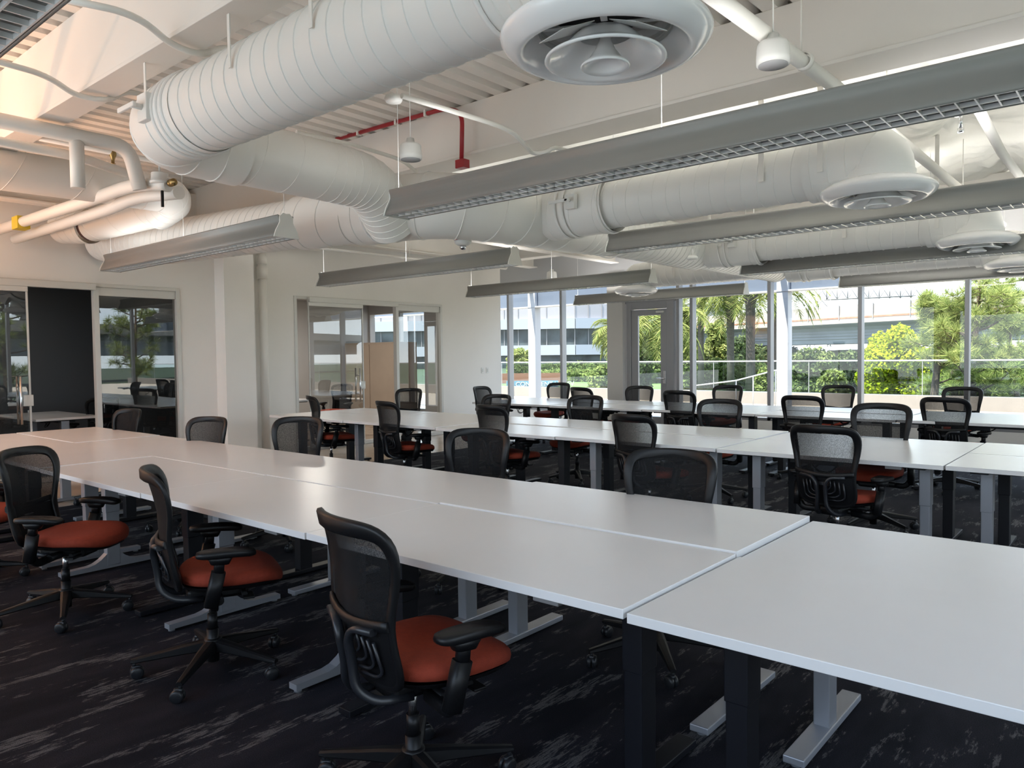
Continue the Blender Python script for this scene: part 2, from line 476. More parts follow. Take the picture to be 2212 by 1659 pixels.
# walls ------------------------------------------------------------------
G1 = (0.9, 4.93)      # glass fronts along the office wall, Y ranges
G2 = (6.72, 9.90)
GH = 2.42
w = MB()
t = 0.16
w.box(XW - t, XW, YS, G1[0], 0, ZD)
w.box(XW - t, XW, G1[0], G1[1], GH, ZD)
w.box(XW - t, XW, G1[1], G2[0], 0, ZD)
w.box(XW - t, XW, G2[0], G2[1], GH, ZD)
w.box(XW - t, XW, G2[1], YC, 0, ZD)
struct('wall_left', w, white_wall)
struct('wall_pilaster', MB().box(XW, -9.84, 5.44, 5.90, 0, ZD), white_wall)
struct('wall_niche', MB().box(-11.6, -11.45, YC, YW, 0, ZD).box(-11.6, XW - t, YC - 0.12, YC, 0, ZD), white_wall)
# south wall behind the camera with two unseen windows added for light
w = MB()
w.box(-14.3, -9.95, YS - 0.2, YS, 0, 4.0)
w.box(-9.95, -5.3, YS - 0.2, YS, 3.4, 4.0)
w.box(-5.3, -4.6, YS - 0.2, YS, 0, 4.0)
w.box(-4.6, 3.9, YS - 0.2, YS, 0, 0.9)
w.box(-4.6, 3.9, YS - 0.2, YS, 3.3, 4.0)
w.box(3.9, XE, YS - 0.2, YS, 0, 4.0)
struct('wall_back', w, white_wall)
# window wall
w = MB()
w.box(-11.6, XE, YW, YW + 0.2, 2.95, ZD + 0.05)
struct('wall_window_header', w, mat('header_grey_paint', (0.46, 0.46, 0.47), 0.8))
struct('wall_window_sill', MB().box(-11.6, -7.68, YW, YW + 0.15, 0, 0.30).box(-6.70, XE, YW, YW + 0.15, 0, 0.30), white_wall)
struct('wall_window_pier', MB().box(-8.09, -7.74, YW - 0.10, YW + 0.2, 0, 2.95), mat('pier_paint', (0.52, 0.50, 0.47), 0.8))
struct('wall_right', MB().box(XE, XE + 0.2, YS, YW, 3.6, 4.0).box(XE, XE + 0.2, YS, YW, 0, 0.3), white_wall)

def mullion(n, x, y=YW + 0.05, horiz=False):
    o = MB().box(x - 0.03, x + 0.03, y - 0.05, y + 0.10, 0.30, 2.95, 0.004).build('trim_mullion', aluminium); o['kind'] = 'structure'
for n, x in enumerate([-12.1 + 0.7, -10.71, -9.28, -7.70 - 0.42, -6.63, -6.36, -4.93, -3.49, -2.04, -0.60, 0.84, 2.28, 3.72]):
    mullion(n, x)
tr = MB().box(-11.5, -8.1, YW, YW + 0.12, 2.89, 2.95, 0.004).box(-6.70, XE, YW, YW + 0.12, 2.89, 2.95, 0.004)
tr.box(-11.5, -8.1, YW, YW + 0.12, 0.30, 0.35, 0.004).box(-6.70, XE, YW, YW + 0.12, 0.30, 0.35, 0.004)
struct('trim_window_rails', tr, aluminium)
_bays = [(-11.45, -10.74), (-10.68, -9.31), (-9.25, -8.15), (-6.60, -6.39), (-6.33, -4.96), (-4.90, -3.52), (-3.46, -2.07), (-2.01, -0.63), (-0.57, 0.81), (0.87, 2.25), (2.31, 3.69)]
for i, (a, b) in enumerate(_bays):
    struct('window_%d' % (i + 1), MB().add([(a, YW + 0.06, .33), (b, YW + 0.06, .33), (b, YW + 0.06, 2.92), (a, YW + 0.06, 2.92)], [[0, 1, 2, 3]]), win_glass)
# glazed door
dr = struct('door_1', MB().box(-7.70, -7.61, YW - 0.02, YW + 0.1, 0, 2.42, 0.004).box(-6.84, -6.70, YW - 0.02, YW + 0.1, 0, 2.42, 0.004)
            .box(-7.61, -6.84, YW - 0.02, YW + 0.1, 2.30, 2.42, 0.004).box(-7.74, -6.66, YW - 0.01, YW + 0.05, 2.42, 2.56, 0.004), aluminium)
lf = MB().box(-7.60, -7.46, YW, YW + 0.05, 0.02, 2.29, 0.004).box(-6.98, -6.85, YW, YW + 0.05, 0.02, 2.29, 0.004)
lf.box(-7.46, -6.98, YW, YW + 0.05, 2.18, 2.29, 0.004).box(-7.46, -6.98, YW, YW + 0.05, 0.02, 0.28, 0.004)
lf.build('door_leaf', aluminium, dr)
MB().add([(-7.46, YW + .03, .28), (-6.98, YW + .03, .28), (-6.98, YW + .03, 2.18), (-7.46, YW + .03, 2.18)], [[0, 1, 2, 3]]).build('pane', win_glass, dr)
MB().sweep([(-6.90, YW, 1.0), (-6.90, YW - 0.06, 1.0), (-7.03, YW - 0.07, 1.0)], 0.011).box(-6.925, -6.875, YW - 0.012, YW, 0.90, 1.14, 0.003).build('door_handle', chrome, dr)
MB().box(-7.05, -6.90, YW - 0.05, YW, 2.22, 2.25, 0.003).build('door_closer', frame_silver, dr)
struct('window_12', MB().box(-7.68, -6.70, YW + .05, YW + .056, 2.56, 2.92), win_glass)
# east windows (the scene they show is mirrored in the office glass)
for i in range(9):
    y = YS + 0.2 + i * 1.72
    o = MB().box(XE + .02, XE + .14, y - 0.04, y + 0.04, 0.30, 3.6, 0.004).build('trim_mullion', aluminium); o['kind'] = 'structure'
struct('window_13', MB().add([(XE + .08, YS, .3), (XE + .08, YW, .3), (XE + .08, YW, 3.6), (XE + .08, YS, 3.6)], [[0, 1, 2, 3]]), win_glass)

portal('window_daylight_north', (-3.5, YW + 0.02, 1.62), (math.radians(90), 0, math.radians(180)), 15.0, 2.6)
portal('window_daylight_east', (XE - 0.01, 5.35, 1.95), (0, math.radians(90), 0), 3.3, 14.0)
portal('window_daylight_southeast', (-.35, YS + 0.01, 2.1), (math.radians(90), 0, 0), 8.4, 2.4)
struct('window_19', MB().add([(-4.6, YS - .1, .9), (3.9, YS - .1, .9), (3.9, YS - .1, 3.3), (-4.6, YS - .1, 3.3)], [[0, 1, 2, 3]]), win_glass)  # unseen window added for more daylight from behind the camera
portal('window_daylight_south', (-7.62, YS + 0.01, 1.7), (math.radians(90), 0, 0), 4.6, 3.4)
struct('window_18', MB().add([(-9.95, YS - .1, 0), (-5.3, YS - .1, 0), (-5.3, YS - .1, 3.4), (-9.95, YS - .1, 3.4)], [[0, 1, 2, 3]]), win_glass)  # unseen window added to let sun onto the west floor

# office glass fronts ------------------------------------------------------
def office_front(n, y0, y1, ymid, name):
    fr = MB(); x = XW + 0.015
    fr.box(XW - 0.10, x, y0, y0 + 0.05, 0, GH, 0.003).box(XW - 0.10, x, y1 - 0.05, y1, 0, GH, 0.003)
    fr.box(XW - 0.10, x, y0 + 0.05, y1 - 0.05, GH - 0.045, GH, 0.003)
    fr.box(XW - 0.10, x, y0 + 0.05, y1 - 0.05, 0, 0.06, 0.003)
    fr.box(XW - 0.08, x - 0.01, ymid - 0.03, ymid + 0.03, 0.06, GH - 0.045, 0.003)
    fr.box(XW - 0.07, x - 0.02, ymid + 0.03, y1 - 0.05, GH - 0.15, GH - 0.045, 0.003)
    o = struct('window_%d' % n, fr, frame_silver)
    MB().add([(XW - .04, ymid, .06), (XW - .04, y1 - .05, .06), (XW - .04, y1 - .05, GH - .14), (XW - .04, ymid, GH - .14)], [[0, 1, 2, 3]]).build('pane', office_glass, o)
    return o
office_front(14, G1[0], G1[1], 3.87, 'a')
office_front(15, G2[0], G2[1], 8.81, 'b')
def slider(n, y0, y1, hy, x):
    d = struct('door_%d' % n, MB().box(x - .02, x + .02, y0, y1, GH - .15, GH - .09, 0.003).box(x - .02, x + .02, y0, y1, .03, .10, .003)
               .box(x - .012, x + .012, y1 - .02, y1, .10, GH - .15, .002).box(x - .012, x + .012, y0, y0 + .015, .10, GH - .15, .002), frame_silver)
    MB().add([(x, y0, .10), (x, y1, .10), (x, y1, GH - .15), (x, y0, GH - .15)], [[0, 1, 2, 3]]).build('pane', office_glass, d)
    for s in (-1, 1):
        MB().cyl((x + s * .06, hy, .72), (x + s * .06, hy, 1.28), .014).cyl((x, hy, .85), (x + s * .06, hy, .85), .008).cyl((x, hy, 1.16), (x + s * .06, hy, 1.16), .008).build('door_handle', chrome, d)
    MB().box(x - .02, x + .02, hy + .04, hy + .14, .93, 1.06, .003).build('lock_plate', frame_silver, d)
slider(2, 1.65, 3.10, 2.98, XW + 0.035)
slider(3, 6.95, 8.02, 7.90, XW + 0.035)
t3 = MB().box(XW - .02, XW + .06, G2[0] + .25, 8.80, GH - .09, GH - .01, .004).box(XW - .02, XW + .06, 1.0, 3.85, GH - .09, GH - .01, .004)
struct('trim_sliding_track', t3, frame_silver)

# offices behind
o1 = MB().box(-12.3, -12.2, YS, 6.0, 0, 2.7).box(-12.2, XW - t, 5.9, 6.0, 0, 2.7).box(-12.3, XW - t, YS, 6.0, 2.7, 2.8).box(-12.2, XW - t, YS, YS + .05, 0, 2.7)
struct('wall_office_dark', o1, dark_wall)
o2 = MB().box(-14.3, -14.1, 6.0, YC, 0, 2.7).box(-14.1, XW - t, 6.05, 6.15, 0, 2.7).box(-14.3, XW - t, 6.05, YC, 2.7, 2.8)
o2.box(-14.3, -14.05, YC - .15, YC, 0, 2.7).box(-12.2, -11.6, YC - .15, YC, 0, 2.7).box(-14.05, -12.2, YC - .15, YC, 2.45, 2.7).box(-14.05, -12.2, YC - .15, YC, 0, .3)
struct('wall_office_grey', o2, mid_wall)
struct('window_16', MB().add([(-14.05, YC - .07, .3), (-12.2, YC - .07, .3), (-12.2, YC - .07, 2.45), (-14.05, YC - .07, 2.45)], [[0, 1, 2, 3]]), win_glass)
o = MB().box(-13.05, -12.99, YC - .15, YC - .05, .3, 2.45).build('trim_mullion', aluminium); o['kind'] = 'structure'
portal('window_daylight_office', (-13.1, YC - .16, 1.4), (math.radians(90), 0, math.radians(180)), 1.85, 2.1)
cb = thing('storage_cabinet', 'tall tan storage cabinet seen through the right office glass', 'cabinet', (-12.9, 10.95, 0))
MB().box(-1.15, 0.65, -.28, .28, 0, 1.78, .006).build('body', tan_panel, cb)
MB().box(-1.12, -.27, -.30, -.28, .06, 1.74, .004).build('door', tan_panel, cb)
MB().box(-.24, .62, -.30, -.28, .06, 1.74, .004).build('door', tan_panel, cb)

for nm, (x, y), w_ in (('square ceiling panel light in the grey office', (-12.3, 8.6), 16), ('square ceiling panel light in the dark office', (-11.3, 2.6), 3)):  # panel lights added to brighten the offices
    pl = thing('ceiling_panel_light', nm, 'light', (x, y, 2.66))
    MB().box(-.3, .3, -.3, .3, 0, .035, .004).build('frame', plastic_white, pl)
    ld = bpy.data.lights.new('lamp_light', 'AREA'); ld.size = .5; ld.energy = w_; ld.color = (1, .93, .85)
    lo = bpy.data.objects.new('lamp_light', ld); COL.objects.link(lo); lo.parent = pl; lo.location = (0, 0, -.005)
# wall switches
for dy, lab in ((0, 'white dimmer plate on the left wall, the one nearer the camera'), (0.14, 'white wall switch plate beside the corner window')):
    s = thing('wall_switch', lab, 'switch', (XW, 11.0 + dy, 1.17))
    MB().box(0, .008, -.038, .038, -.058, .058, .003).build('plate', plastic_white, s)
    MB().box(.008, .014, -.016, .016, -.03, .03, .002).build('rocker', lamp_cap, s)

# standpipe by the pilaster
sp = thing('drain_pipe', 'white vertical drain pipe beside the pilaster', 'pipe', (-9.98, 6.12, 0))
MB().cyl((0, 0, 0), (0, 0, 3.0), .062, 20).build('pipe', pipe_white, sp)
MB().cyl((0, 0, 2.62), (0, 0, 2.80), .078, 20).cyl((0, 0, 2.84), (0, 0, 2.96), .074, 20).build('coupling', pipe_white, sp)
MB().sweep(fillet([(0, 0, 2.95), (0, 0, 3.12), (.05, .55, 3.16), (.05, 1.0, 3.16)], .12), .045, 14).build('elbow', pipe_white, sp)

# ================================================================== steelwork overhead
def beamx(y0, y1, z0, z1, x0, x1, label, flange=0.03):
    o = thing('steel_beam', label, 'beam', ((x0 + x1) / 2, (y0 + y1) / 2, z0))
    L = (x1 - x0) / 2; h = (y1 - y0) / 2
    MB().box(-L, L, -h, h, .025, z1 - z0, .004).build('web_casing', beam_white, o)
    MB().box(-L, L, -h - flange, h + flange, 0, .025, .003).build('lower_flange', beam_white, o)
    return o
beamx(2.00, 2.18, 3.20, 3.73, XW, XE, 'deep white boxed ceiling beam at the upper left', 0.01)
beamx(5.02, 5.26, 3.25, 3.73, XW, XE, 'deep white ceiling beam behind the nearest round diffuser', 0.06)
beamx(11.2, 11.36, 3.30, 3.66, XW, XE, 'white ceiling beam close to the far windows', 0.05)
g = thing('steel_girder', 'white girder running along the left wall above the pilaster', 'beam', (-9.75, 5.3, 3.25))
MB().box(-.012, .012, -7.0, 6.9, .02, .40, .003).build('web', beam_white, g)
MB().box(-.11, .11, -7.0, 6.9, 0, .02, .003).build('lower_flange', beam_white, g)
MB().box(.012, .022, -.22, -.10, .08, .46, .003).build('splice_plate', beam_white, g)
for i in range(4): MB().lathe([(0, .014), (.02, .014), (.022, 0)], (.022, -.16, .13 + i * .09), 10, axis='x').build('bolt', beam_white, g)
p2 = thing('purlin', 'white purlin with a wide flange crossing above the left hanging lights', 'beam', (-7.9, 9.8, 3.2))
MB().box(-.01, .01, -1.5, 2.6, .02, .40).box(-.09, .09, -1.5, 2.6, 0, .02, .003).build('web', beam_white, p2)

# ================================================================== ducts
def duct_mesh(path, r, ribs=0.125, seg=40, rr=0.0055, skew=0.35):
    """tube along a polyline with raised spiral-lock seams"""
    path = [Vector(p) for p in path]
    m = MB(); m.sweep(path, r, seg, caps=False)
    if ribs:
        acc = 0.0; nxt = ribs * 0.5
        for i in range(len(path) - 1):
            a, b = path[i], path[i + 1]; L = (b - a).length
            if L < 1e-6: continue
            T = (b - a).normalized()
            ref = Vector((0, 0, 1)) if abs(T.z) < .9 else Vector((0, 1, 0))
            N = (ref - T * ref.dot(T)).normalized(); B = T.cross(N)
            while nxt < acc + L:
                c = a + T * (nxt - acc); vs = []; fs = []
                sg = 32
                for k in range(sg):
                    th = 2 * math.pi * k / sg
                    rad = N * math.cos(th) + B * math.sin(th)
                    off = T * (skew * ribs * 0.5 * math.cos(th))
                    for (dr, dt) in ((-.002, -.0042), (rr, -.0014), (rr, .0014), (-.002, .0042)):
                        vs.append(c + off + rad * (r + dr) + T * dt)
                for k in range(sg):
                    k2 = (k + 1) % sg
                    for q in range(3): fs.append([k * 4 + q, k2 * 4 + q, k2 * 4 + q + 1, k * 4 + q + 1])
                m.add(vs, fs, True)
                nxt += ribs
            acc += L
    return m
def collar(m, a, d, r, w=.012, h=.01, seg=36):
    d = Vector(d).normalized(); a = Vector(a)
    m.sweep([a - d * w, a - d * (w * .6), a + d * (w * .6), a + d * w], [r, r + h, r + h, r], seg, caps=False)
    return m
def gores(path_pts, r, bend, n=4):
    return fillet(path_pts, bend, n)

# trunk line
tk = thing('trunk_duct', 'large white spiral trunk duct running from the left wall to the far windows', 'duct', (0, 0, 0))
left = [(-10.0, 3.95, 2.93), (-9.3, 3.97, 2.84), (-8.7, 4.02, 2.78), (-6.3, 4.36, 2.77)]
duct_mesh(fillet(left, .45, 4), .235, .105).build('spiral_section', duct_white, tk)
duct_mesh([(-6.35, 4.35, 2.77), (-6.0, 4.40, 2.77), (-5.55, 4.46, 2.77)], .26, .30, rr=.008).build('transition_section', duct_white, tk)
mid = fillet([(-5.6, 4.455, 2.77), (-4.72, 4.58, 2.77), (-4.5, 5.4, 2.77), (-4.5, 6.3, 2.77)], .75, 5)
duct_mesh(mid, .285, .30, rr=.008).build('elbow_section', duct_white, tk)
duct_mesh([(-4.5, 6.3, 2.77), (-4.5, 7.0, 2.79)], .275, .11).build('spiral_section', duct_white, tk)
duct_mesh([(-4.5, 7.0, 2.79), (-4.5, 9.0, 2.79)], .262, .11).build('spiral_section', duct_white, tk)
duct_mesh([(-4.5, 9.0, 2.80), (-4.5, 11.7, 2.80)], .245, .11).build('spiral_section', duct_white, tk)
c = collar(MB(), (-5.35, 4.49, 2.77), (1, .14, 0), .285); c.build('joint_collar', seam_white, tk)
c = collar(MB(), (-4.5, 6.98, 2.78), (0, 1, 0), .275); c.build('joint_collar', seam_white, tk)

# near branch: rises from the trunk, runs south over the desks, turns east to the big diffuser
DA = (-1.50, 2.30)
nb = thing('branch_duct', 'thick white spiral duct crossing the top left to the nearest diffuser', 'duct', (0, 0, 0))
duct_mesh([(-4.62, 2.30, 2.93), (-1.78, 2.30, 2.93)], .235, .125).build('spiral_section', duct_white, nb)
el = fillet([(-4.3, 2.30, 2.93), (-4.93, 2.30, 2.93), (-4.93, 2.85, 2.91)], .30, 4)
duct_mesh(el, .241, 0.2, rr=.006, skew=0).build('elbow', duct_white, nb)
duct_mesh([(-4.93, 2.8, 2.91), (-4.93, 3.72, 2.90)], .225, .30, rr=.003).build('straight_section', duct_white, nb)
el = fillet([(-4.93, 3.6, 2.90), (-4.93, 4.05, 2.89), (-5.1, 4.42, 2.62)], .30, 5)
duct_mesh(el, .225, .075, rr=.004, skew=0).build('elbow', duct_white, nb)
el = fillet([(-1.95, 2.30, 2.93), (DA[0], DA[1], 2.95), (DA[0], DA[1], 2.60)], .26, 5)
duct_mesh(el, .237, .11, rr=.006, skew=0).build('elbow', duct_white, nb)
for x in (-4.50, -4.44, -4.38, -1.95): collar(MB(), (x, 2.30, 2.93), (1, 0, 0), .242).build('joint_collar', seam_white, nb)
dq = MB().box(-4.62, -4.50, 2.03, 2.07, 2.86, 3.02, .006).cyl((-4.56, 2.05, 2.94), (-4.56, 1.97, 2.94), .018).box(-4.74, -4.52, 1.965, 1.985, 2.925, 2.955, .006)
dq.build('damper_handle', plastic_white, nb)

def branch(Y, x1, r, label, x0=-4.3, z=2.77, dmp=True, dm=False):
    o = thing('branch_duct', label, 'duct', (0, 0, 0))
    taper = [(x0, Y + .02, z), (x0 + .7, Y, z)]
    duct_mesh(taper, r + .035, .25, rr=.005).build('saddle_tap', duct_white, o)
    sgn = 1 if x1 > x0 else -1
    duct_mesh([(x0 + .62, Y, z), (x1 - .40, Y, z)], r, .125).build('spiral_section', duct_white, o)
    el = fillet([(x1 - .45, Y, z), (x1, Y, z + .01), (x1, Y, 2.60)], .27, 5)
    duct_mesh(el, r + .022, .12, rr=.005, skew=0).build('elbow', duct_white, o)
    for x in (x0 + .22, x0 + .30, x0 + .66): collar(MB(), (x, Y, z), (1, 0, 0), r + .04).build('joint_collar', seam_white, o)
    if dmp:
        dx = x0 + .42
        MB().box(dx - .05, dx + .05, Y - r - .085, Y - r - .03, z - .05, z + .08, .006).cyl((dx, Y - r - .08, z + .02), (dx, Y - r - .14, z + .02), .014).box(dx - .19, dx + .03, Y - r - .14, Y - r - .125, z + .005, z + .035, .006).build('damper_handle', plastic_white, o)
    return o
D2, D3, D4 = (-1.47, 5.66), (-1.38, 8.95), (-1.36, 11.70)
branch(D2[1], D2[0], .21, 'white spiral branch duct to the second round diffuser')
branch(D3[1], D3[0], .21, 'white spiral branch duct to the third round diffuser')
branch(D4[1], D4[0], .20, 'white spiral branch duct to the farthest right diffuser', dmp=False)
wb = thing('branch_duct', 'white spiral duct running left above the far left hanging light', 'duct', (0, 0, 0))
D5 = (-6.85, 11.42)
duct_mesh([(-4.6, 11.42, 2.80), (D5[0] + .3, 11.42, 2.80)], .21, .125).build('spiral_section', duct_white, wb)
duct_mesh(fillet([(D5[0] + .35, 11.42, 2.80), (D5[0], 11.42, 2.80), (D5[0], 11.42, 2.6)], .27, 5), .225, .12, rr=.004, skew=0).build('elbow', duct_white, wb)

def bell(r0, r1, z0, z1, bulge, n=10, th=.006):
    """flared ring profile from inner radius r0 (top) to outer r1 (bottom) and back"""
    outer = []; inner = []
    for i in range(n + 1):
        t = i / n; a = t * math.pi / 2
        r = r0 + (r1 - r0) * (1 - math.cos(a)) ** bulge; z = z0 + (z1 - z0) * math.sin(a)
        outer.append((r, z)); inner.append((r - th * .3, z - th))
    return outer + [(r1 + .006, z1 - th * .5)] + inner[::-1]
def diffuser(label):
    d = thing('air_diffuser', label, 'diffuser', (0, 0, 0), 0, 'round ceiling diffusers under the branch ducts')
    MB().lathe([(.24, .18), (.24, .10)], (0, 0, 0), 48).build('neck', duct_white, d)
    # outer bowl: flares out from the neck, rolls over at the rim and returns
    P = [(.235, .135), (.285, .122), (.335, .098), (.366, .074), (.374, .060), (.372, .048), (.360, .030), (.340, .012), (.320, .001), (.306, -.003), (.296, .001), (.288, .014), (.272, .045), (.252, .085), (.236, .12), (.228, .15)]
    MB().lathe(P, (0, 0, 0), 72).build('outer_ring', gloss_white, d)
    P = [(.10, .085), (.125, .062), (.155, .032), (.185, .012), (.205, .004), (.214, .0), (.216, -.006), (.208, -.010), (.195, -.004), (.165, .012), (.135, .038), (.11, .066), (.10, .085)]
    MB().lathe(P, (0, 0, -.018), 64).build('middle_ring', gloss_white, d)
    P = [(.018, .11), (.022, .085), (.036, .055), (.062, .02), (.084, .004), (.088, -.004), (.083, -.008), (.068, .004), (.045, .022), (.02, .03), (.0005, .032)]
    MB().lathe(P, (0, 0, -.042), 48).build('centre_cone', gloss_white, d)
    MB().lathe([(.226, .17), (.0005, .17)], (0, 0, 0), 32).build('throat', black_plastic, d)
    for k in range(4):
        a = k * math.pi / 2 + .5
        M = Matrix.Rotation(a, 4, 'Z')
        MB().box(.03, .225, -.012, .012, .10, .106, .001, M).build('bracket_arm', plastic_white, d)
    for k in range(4):
        a = k * math.pi / 2 + 1.28
        M = Matrix.Rotation(a, 4, 'Z') @ Matrix.Rotation(.4, 4, 'Y')
        MB().box(.07, .215, -.07, .07, .10, .103, .001, M).build('damper_blade', gloss_white, d)
    return d
dfs = diffuser('large glossy round diffuser at the top, nearest the camera')
index_kids()
dfs.location = (DA[0], DA[1], 2.52)
for (x, y), lab in ((D2, 'glossy round diffuser hanging from the second duct, above the second row of lights'),
                    (D3, 'glossy round diffuser, third from the camera, at the right edge'),
                    (D4, 'small far glossy diffuser cut off by the right edge'),
                    (D5, 'small far glossy diffuser hanging in front of the glazed door')):
    dup(dfs, (x, y, 2.50), 0.4 * x, lab)

# left-hand insulated duct: comes north, turns down and back west
ud = thing('insulated_duct', 'white wrapped duct turning back on itself in the upper left corner', 'duct', (0, 0, 0))
R1 = .17
duct_mesh([(-7.3, .8, 3.03), (-7.32, 3.1, 3.06)], R1, .55, rr=.003).build('upper_run', pipe_white, ud)
duct_mesh(fillet([(-7.32, 3.0, 3.06), (-7.34, 3.62, 3.06), (-7.9, 3.66, 2.98)], .34, 5), R1 + .006, .16, rr=.005, skew=0).build('elbow', duct_white, ud)
duct_mesh([(-7.75, 3.65, 3.0), (-9.2, 3.52, 2.98)], R1, .55, rr=.004).build('lower_run', pipe_white, ud)
MB().sweep([(-9.19, 3.52, 2.98), (-9.27, 3.51, 2.98)], R1 - .01, 28, caps=False).build('torn_wrap', torn_m, ud)
duct_mesh([(-9.27, 3.51, 2.98), (-9.75, 3.40, 3.02)], R1 + .02, .14, rr=.004, skew=0).build('end_section', pipe_white, ud)

# ================================================================== pipes and conduits
def pipe(name, label, cat, pts, r, m=pipe_white, bend=.12, part='pipe', extra=None, seg=14):
    o = thing(name, label, cat, (0, 0, 0))
    MB().sweep(fillet(pts, bend), r, seg).build(part, m, o)
    return o
pw = pipe('insulated_pipe', 'thick white insulated pipe, uppermost of the pair at the left edge', 'pipe',
          [(-6.15, .6, 3.14), (-6.13, 2.62, 3.12), (-6.13, 2.70, 2.80)], .055)
MB().sweep([(-6.14, 2.25, 3.12), (-6.14, 2.25, 2.74)], .05, 14).build('drop_branch', pipe_white, pw)
pipe('insulated_pipe', 'thinner white pipe running just under the uppermost insulated pipe', 'pipe', [(-6.25, .6, 3.03), (-6.28, 2.3, 3.01), (-6.5, 2.75, 3.0)], .036)
le = pipe('insulated_pipe', 'white insulated pipe with the brass valve, sloping to the left edge', 'pipe',
          [(-10.0, 2.78, 2.93), (-7.5, 2.84, 2.93), (-6.65, 2.84, 2.93), (-6.1, 2.80, 2.86), (-5.98, 2.86, 2.84)], .055, bend=.3)
pipe('insulated_pipe', 'white insulated pipe just below the one with the brass valve', 'pipe',
     [(-10.0, 2.98, 2.86), (-7.4, 3.0, 2.87), (-6.9, 3.0, 2.90), (-6.2, 3.05, 2.84)], .055, bend=.3)
MB().lathe([(.0005, -.03), (.028, -.03), (.03, -.01), (.022, 0), (.03, .01), (.028, .04), (.012, .045), (.012, .06), (.0005, .06)], (-5.93, 2.86, 2.85), 14, axis='x').build('brass_valve', brass, le)
MB().box(-6.0, -5.98, 2.80, 2.82, 2.66, 2.79, .004).build('valve_lever', black_plastic, le)
MB().box(-9.3, -9.12, 2.74, 2.86, 2.86, 2.99).build('yellow_label', yellow_label, le)
pp = pipe('sprinkler_pipe', 'white sprinkler pipe behind the spiral duct elbow at the left', 'pipe', [(-6.75, 2.2, 3.22), (-6.72, 3.4, 3.20), (-6.7, 4.9, 3.2)], .024)
MB().lathe([(.0005, .03), (.03, .03), (.034, 0), (.02, -.03), (.014, -.05), (.014, -.08), (.024, -.082), (.0005, -.084)], (-6.74, 2.75, 3.20), 14).build('sprinkler_head', brass, pp)
for i, (y, x) in enumerate(((5.3, -7.9), (6.9, -8.1))):
    pass
sp2 = pipe('sprinkler_pipe', 'thin white sprinkler pipe along the left wall above the second office', 'pipe', [(-9.55, 6.3, 3.10), (-9.5, 8.6, 3.10), (-9.35, 10.9, 3.10), (-9.35, 10.9, 3.22)], .02, bend=.05)
for y in (7.0, 8.6, 10.0): MB().cyl((-9.52, y, 3.1), (-9.52, y, 3.6), .006, 6).build('hanger_rod', pipe_white, sp2)
pipe('sprinkler_pipe', 'white sprinkler pipe crossing behind the trunk duct', 'pipe', [(-9.4, 6.8, 3.2), (-6.3, 7.6, 3.2), (-5.2, 7.8, 3.2)], .02)
# conduits that dip under the first beam
def ppx(lst): return [at_z(x, y, z) for x, y, z in lst]
pipe('conduit', 'thin white conduit dipping under the upper left beam, left one', 'conduit',
     ppx([(-60, 118, 3.22), (100, 162, 3.22), (165, 208, 3.165), (236, 218, 3.165), (268, 196, 3.30), (345, 212, 3.36)]), .018, bend=.16)
pipe('conduit', 'thin white conduit dipping under the upper left beam, right one', 'conduit',
     ppx([(120, -6, 3.22), (292, 30, 3.22), (372, 98, 3.165), (432, 119, 3.165), (488, 100, 3.30), (570, 118, 3.36)]), .018, bend=.16)
cz = pipe('conduit', 'thin white conduit with a double bend above the long right light', 'conduit',
     ppx([(868, 207, 3.12), (1062, 266, 3.12), (1108, 285, 3.12), (1150, 332, 3.05), (1178, 330, 3.05), (1196, 318, 3.10), (1300, 345, 3.14)]), .017, bend=.14)
MB().lathe([(.0005, .02), (.05, .02), (.06, 0), (.05, -.02), (.0005, -.022)], at_z(850, 214, 3.12), 20).build('junction_box', plastic_white, cz)
pipe('conduit', 'thin white conduit passing over the branch duct to the hanging speaker', 'conduit',
     ppx([(640, 285, 3.2), (760, 312, 3.2), (868, 345, 3.16), (900, 372, 3.1)]), .016, bend=.12)
sb = pipe('sprinkler_main', 'thick round white pipe slanting down beside the nearest diffuser', 'pipe', [(-1.62, 2.2, 3.12), (-1.55, 5.0, 3.12), (-1.55, 12.0, 3.12)], .042, seg=18)
for y in (4.45, 6.2, 9.2): collar(MB(), (-1.55, y, 3.12), (0, 1, 0), .042, .02, .012, 18).build('coupling', pipe_white, sb)
for y in (4.4, 6.2, 9.2): MB().cyl((-1.55, y, 3.16), (-1.55, y, 3.78), .005, 6).build('hanger_rod', pipe_white, sb)
pipe('sprinkler_main', 'second white pipe right of the second diffuser elbow', 'pipe', [(-.95, 5.4, 3.2), (-1.0, 7.6, 3.12), (-1.0, 12.0, 3.1)], .036, seg=16)
# red fire alarm conduit and box
rc = thing('fire_alarm_conduit', 'dark red fire alarm conduit with a red box on its drop', 'conduit', (0, 0, 0))
a = at_z(722, 302, 3.66); b = at_z(905, 243, 3.66)
q0 = at_y(722, 302, 4.90); q1 = at_y(962, 234, 4.90); q2 = at_y(990, 240, 4.90); q3 = at_y(997, 345, 4.90)
MB().sweep(fillet([q0, q1, q2 + Vector((.05, 0, -.02)), q3], .12), .02, 12).build('conduit_run', red_paint, rc)
MB().box(q3.x - .052, q3.x + .052, q3.y - .03, q3.y + .05, q3.z - .075, q3.z, .004).build('junction_box', red_paint, rc)
for tt in (.25, .6, .85):
    pt = Vector(q0).lerp(Vector(q1), tt); MB().box(pt.x - .012, pt.x + .012, pt.y - .03, pt.y + .03, pt.z - .03, pt.z + .03, .003).build('strap', pipe_white, rc)
MB().cyl((q3.x, q3.y, q3.z - .07), (q3.x, q3.y, q3.z + .0), .012, 8).build('nipple', red_paint, rc)
st = at_z(1000, 520, 2.50)
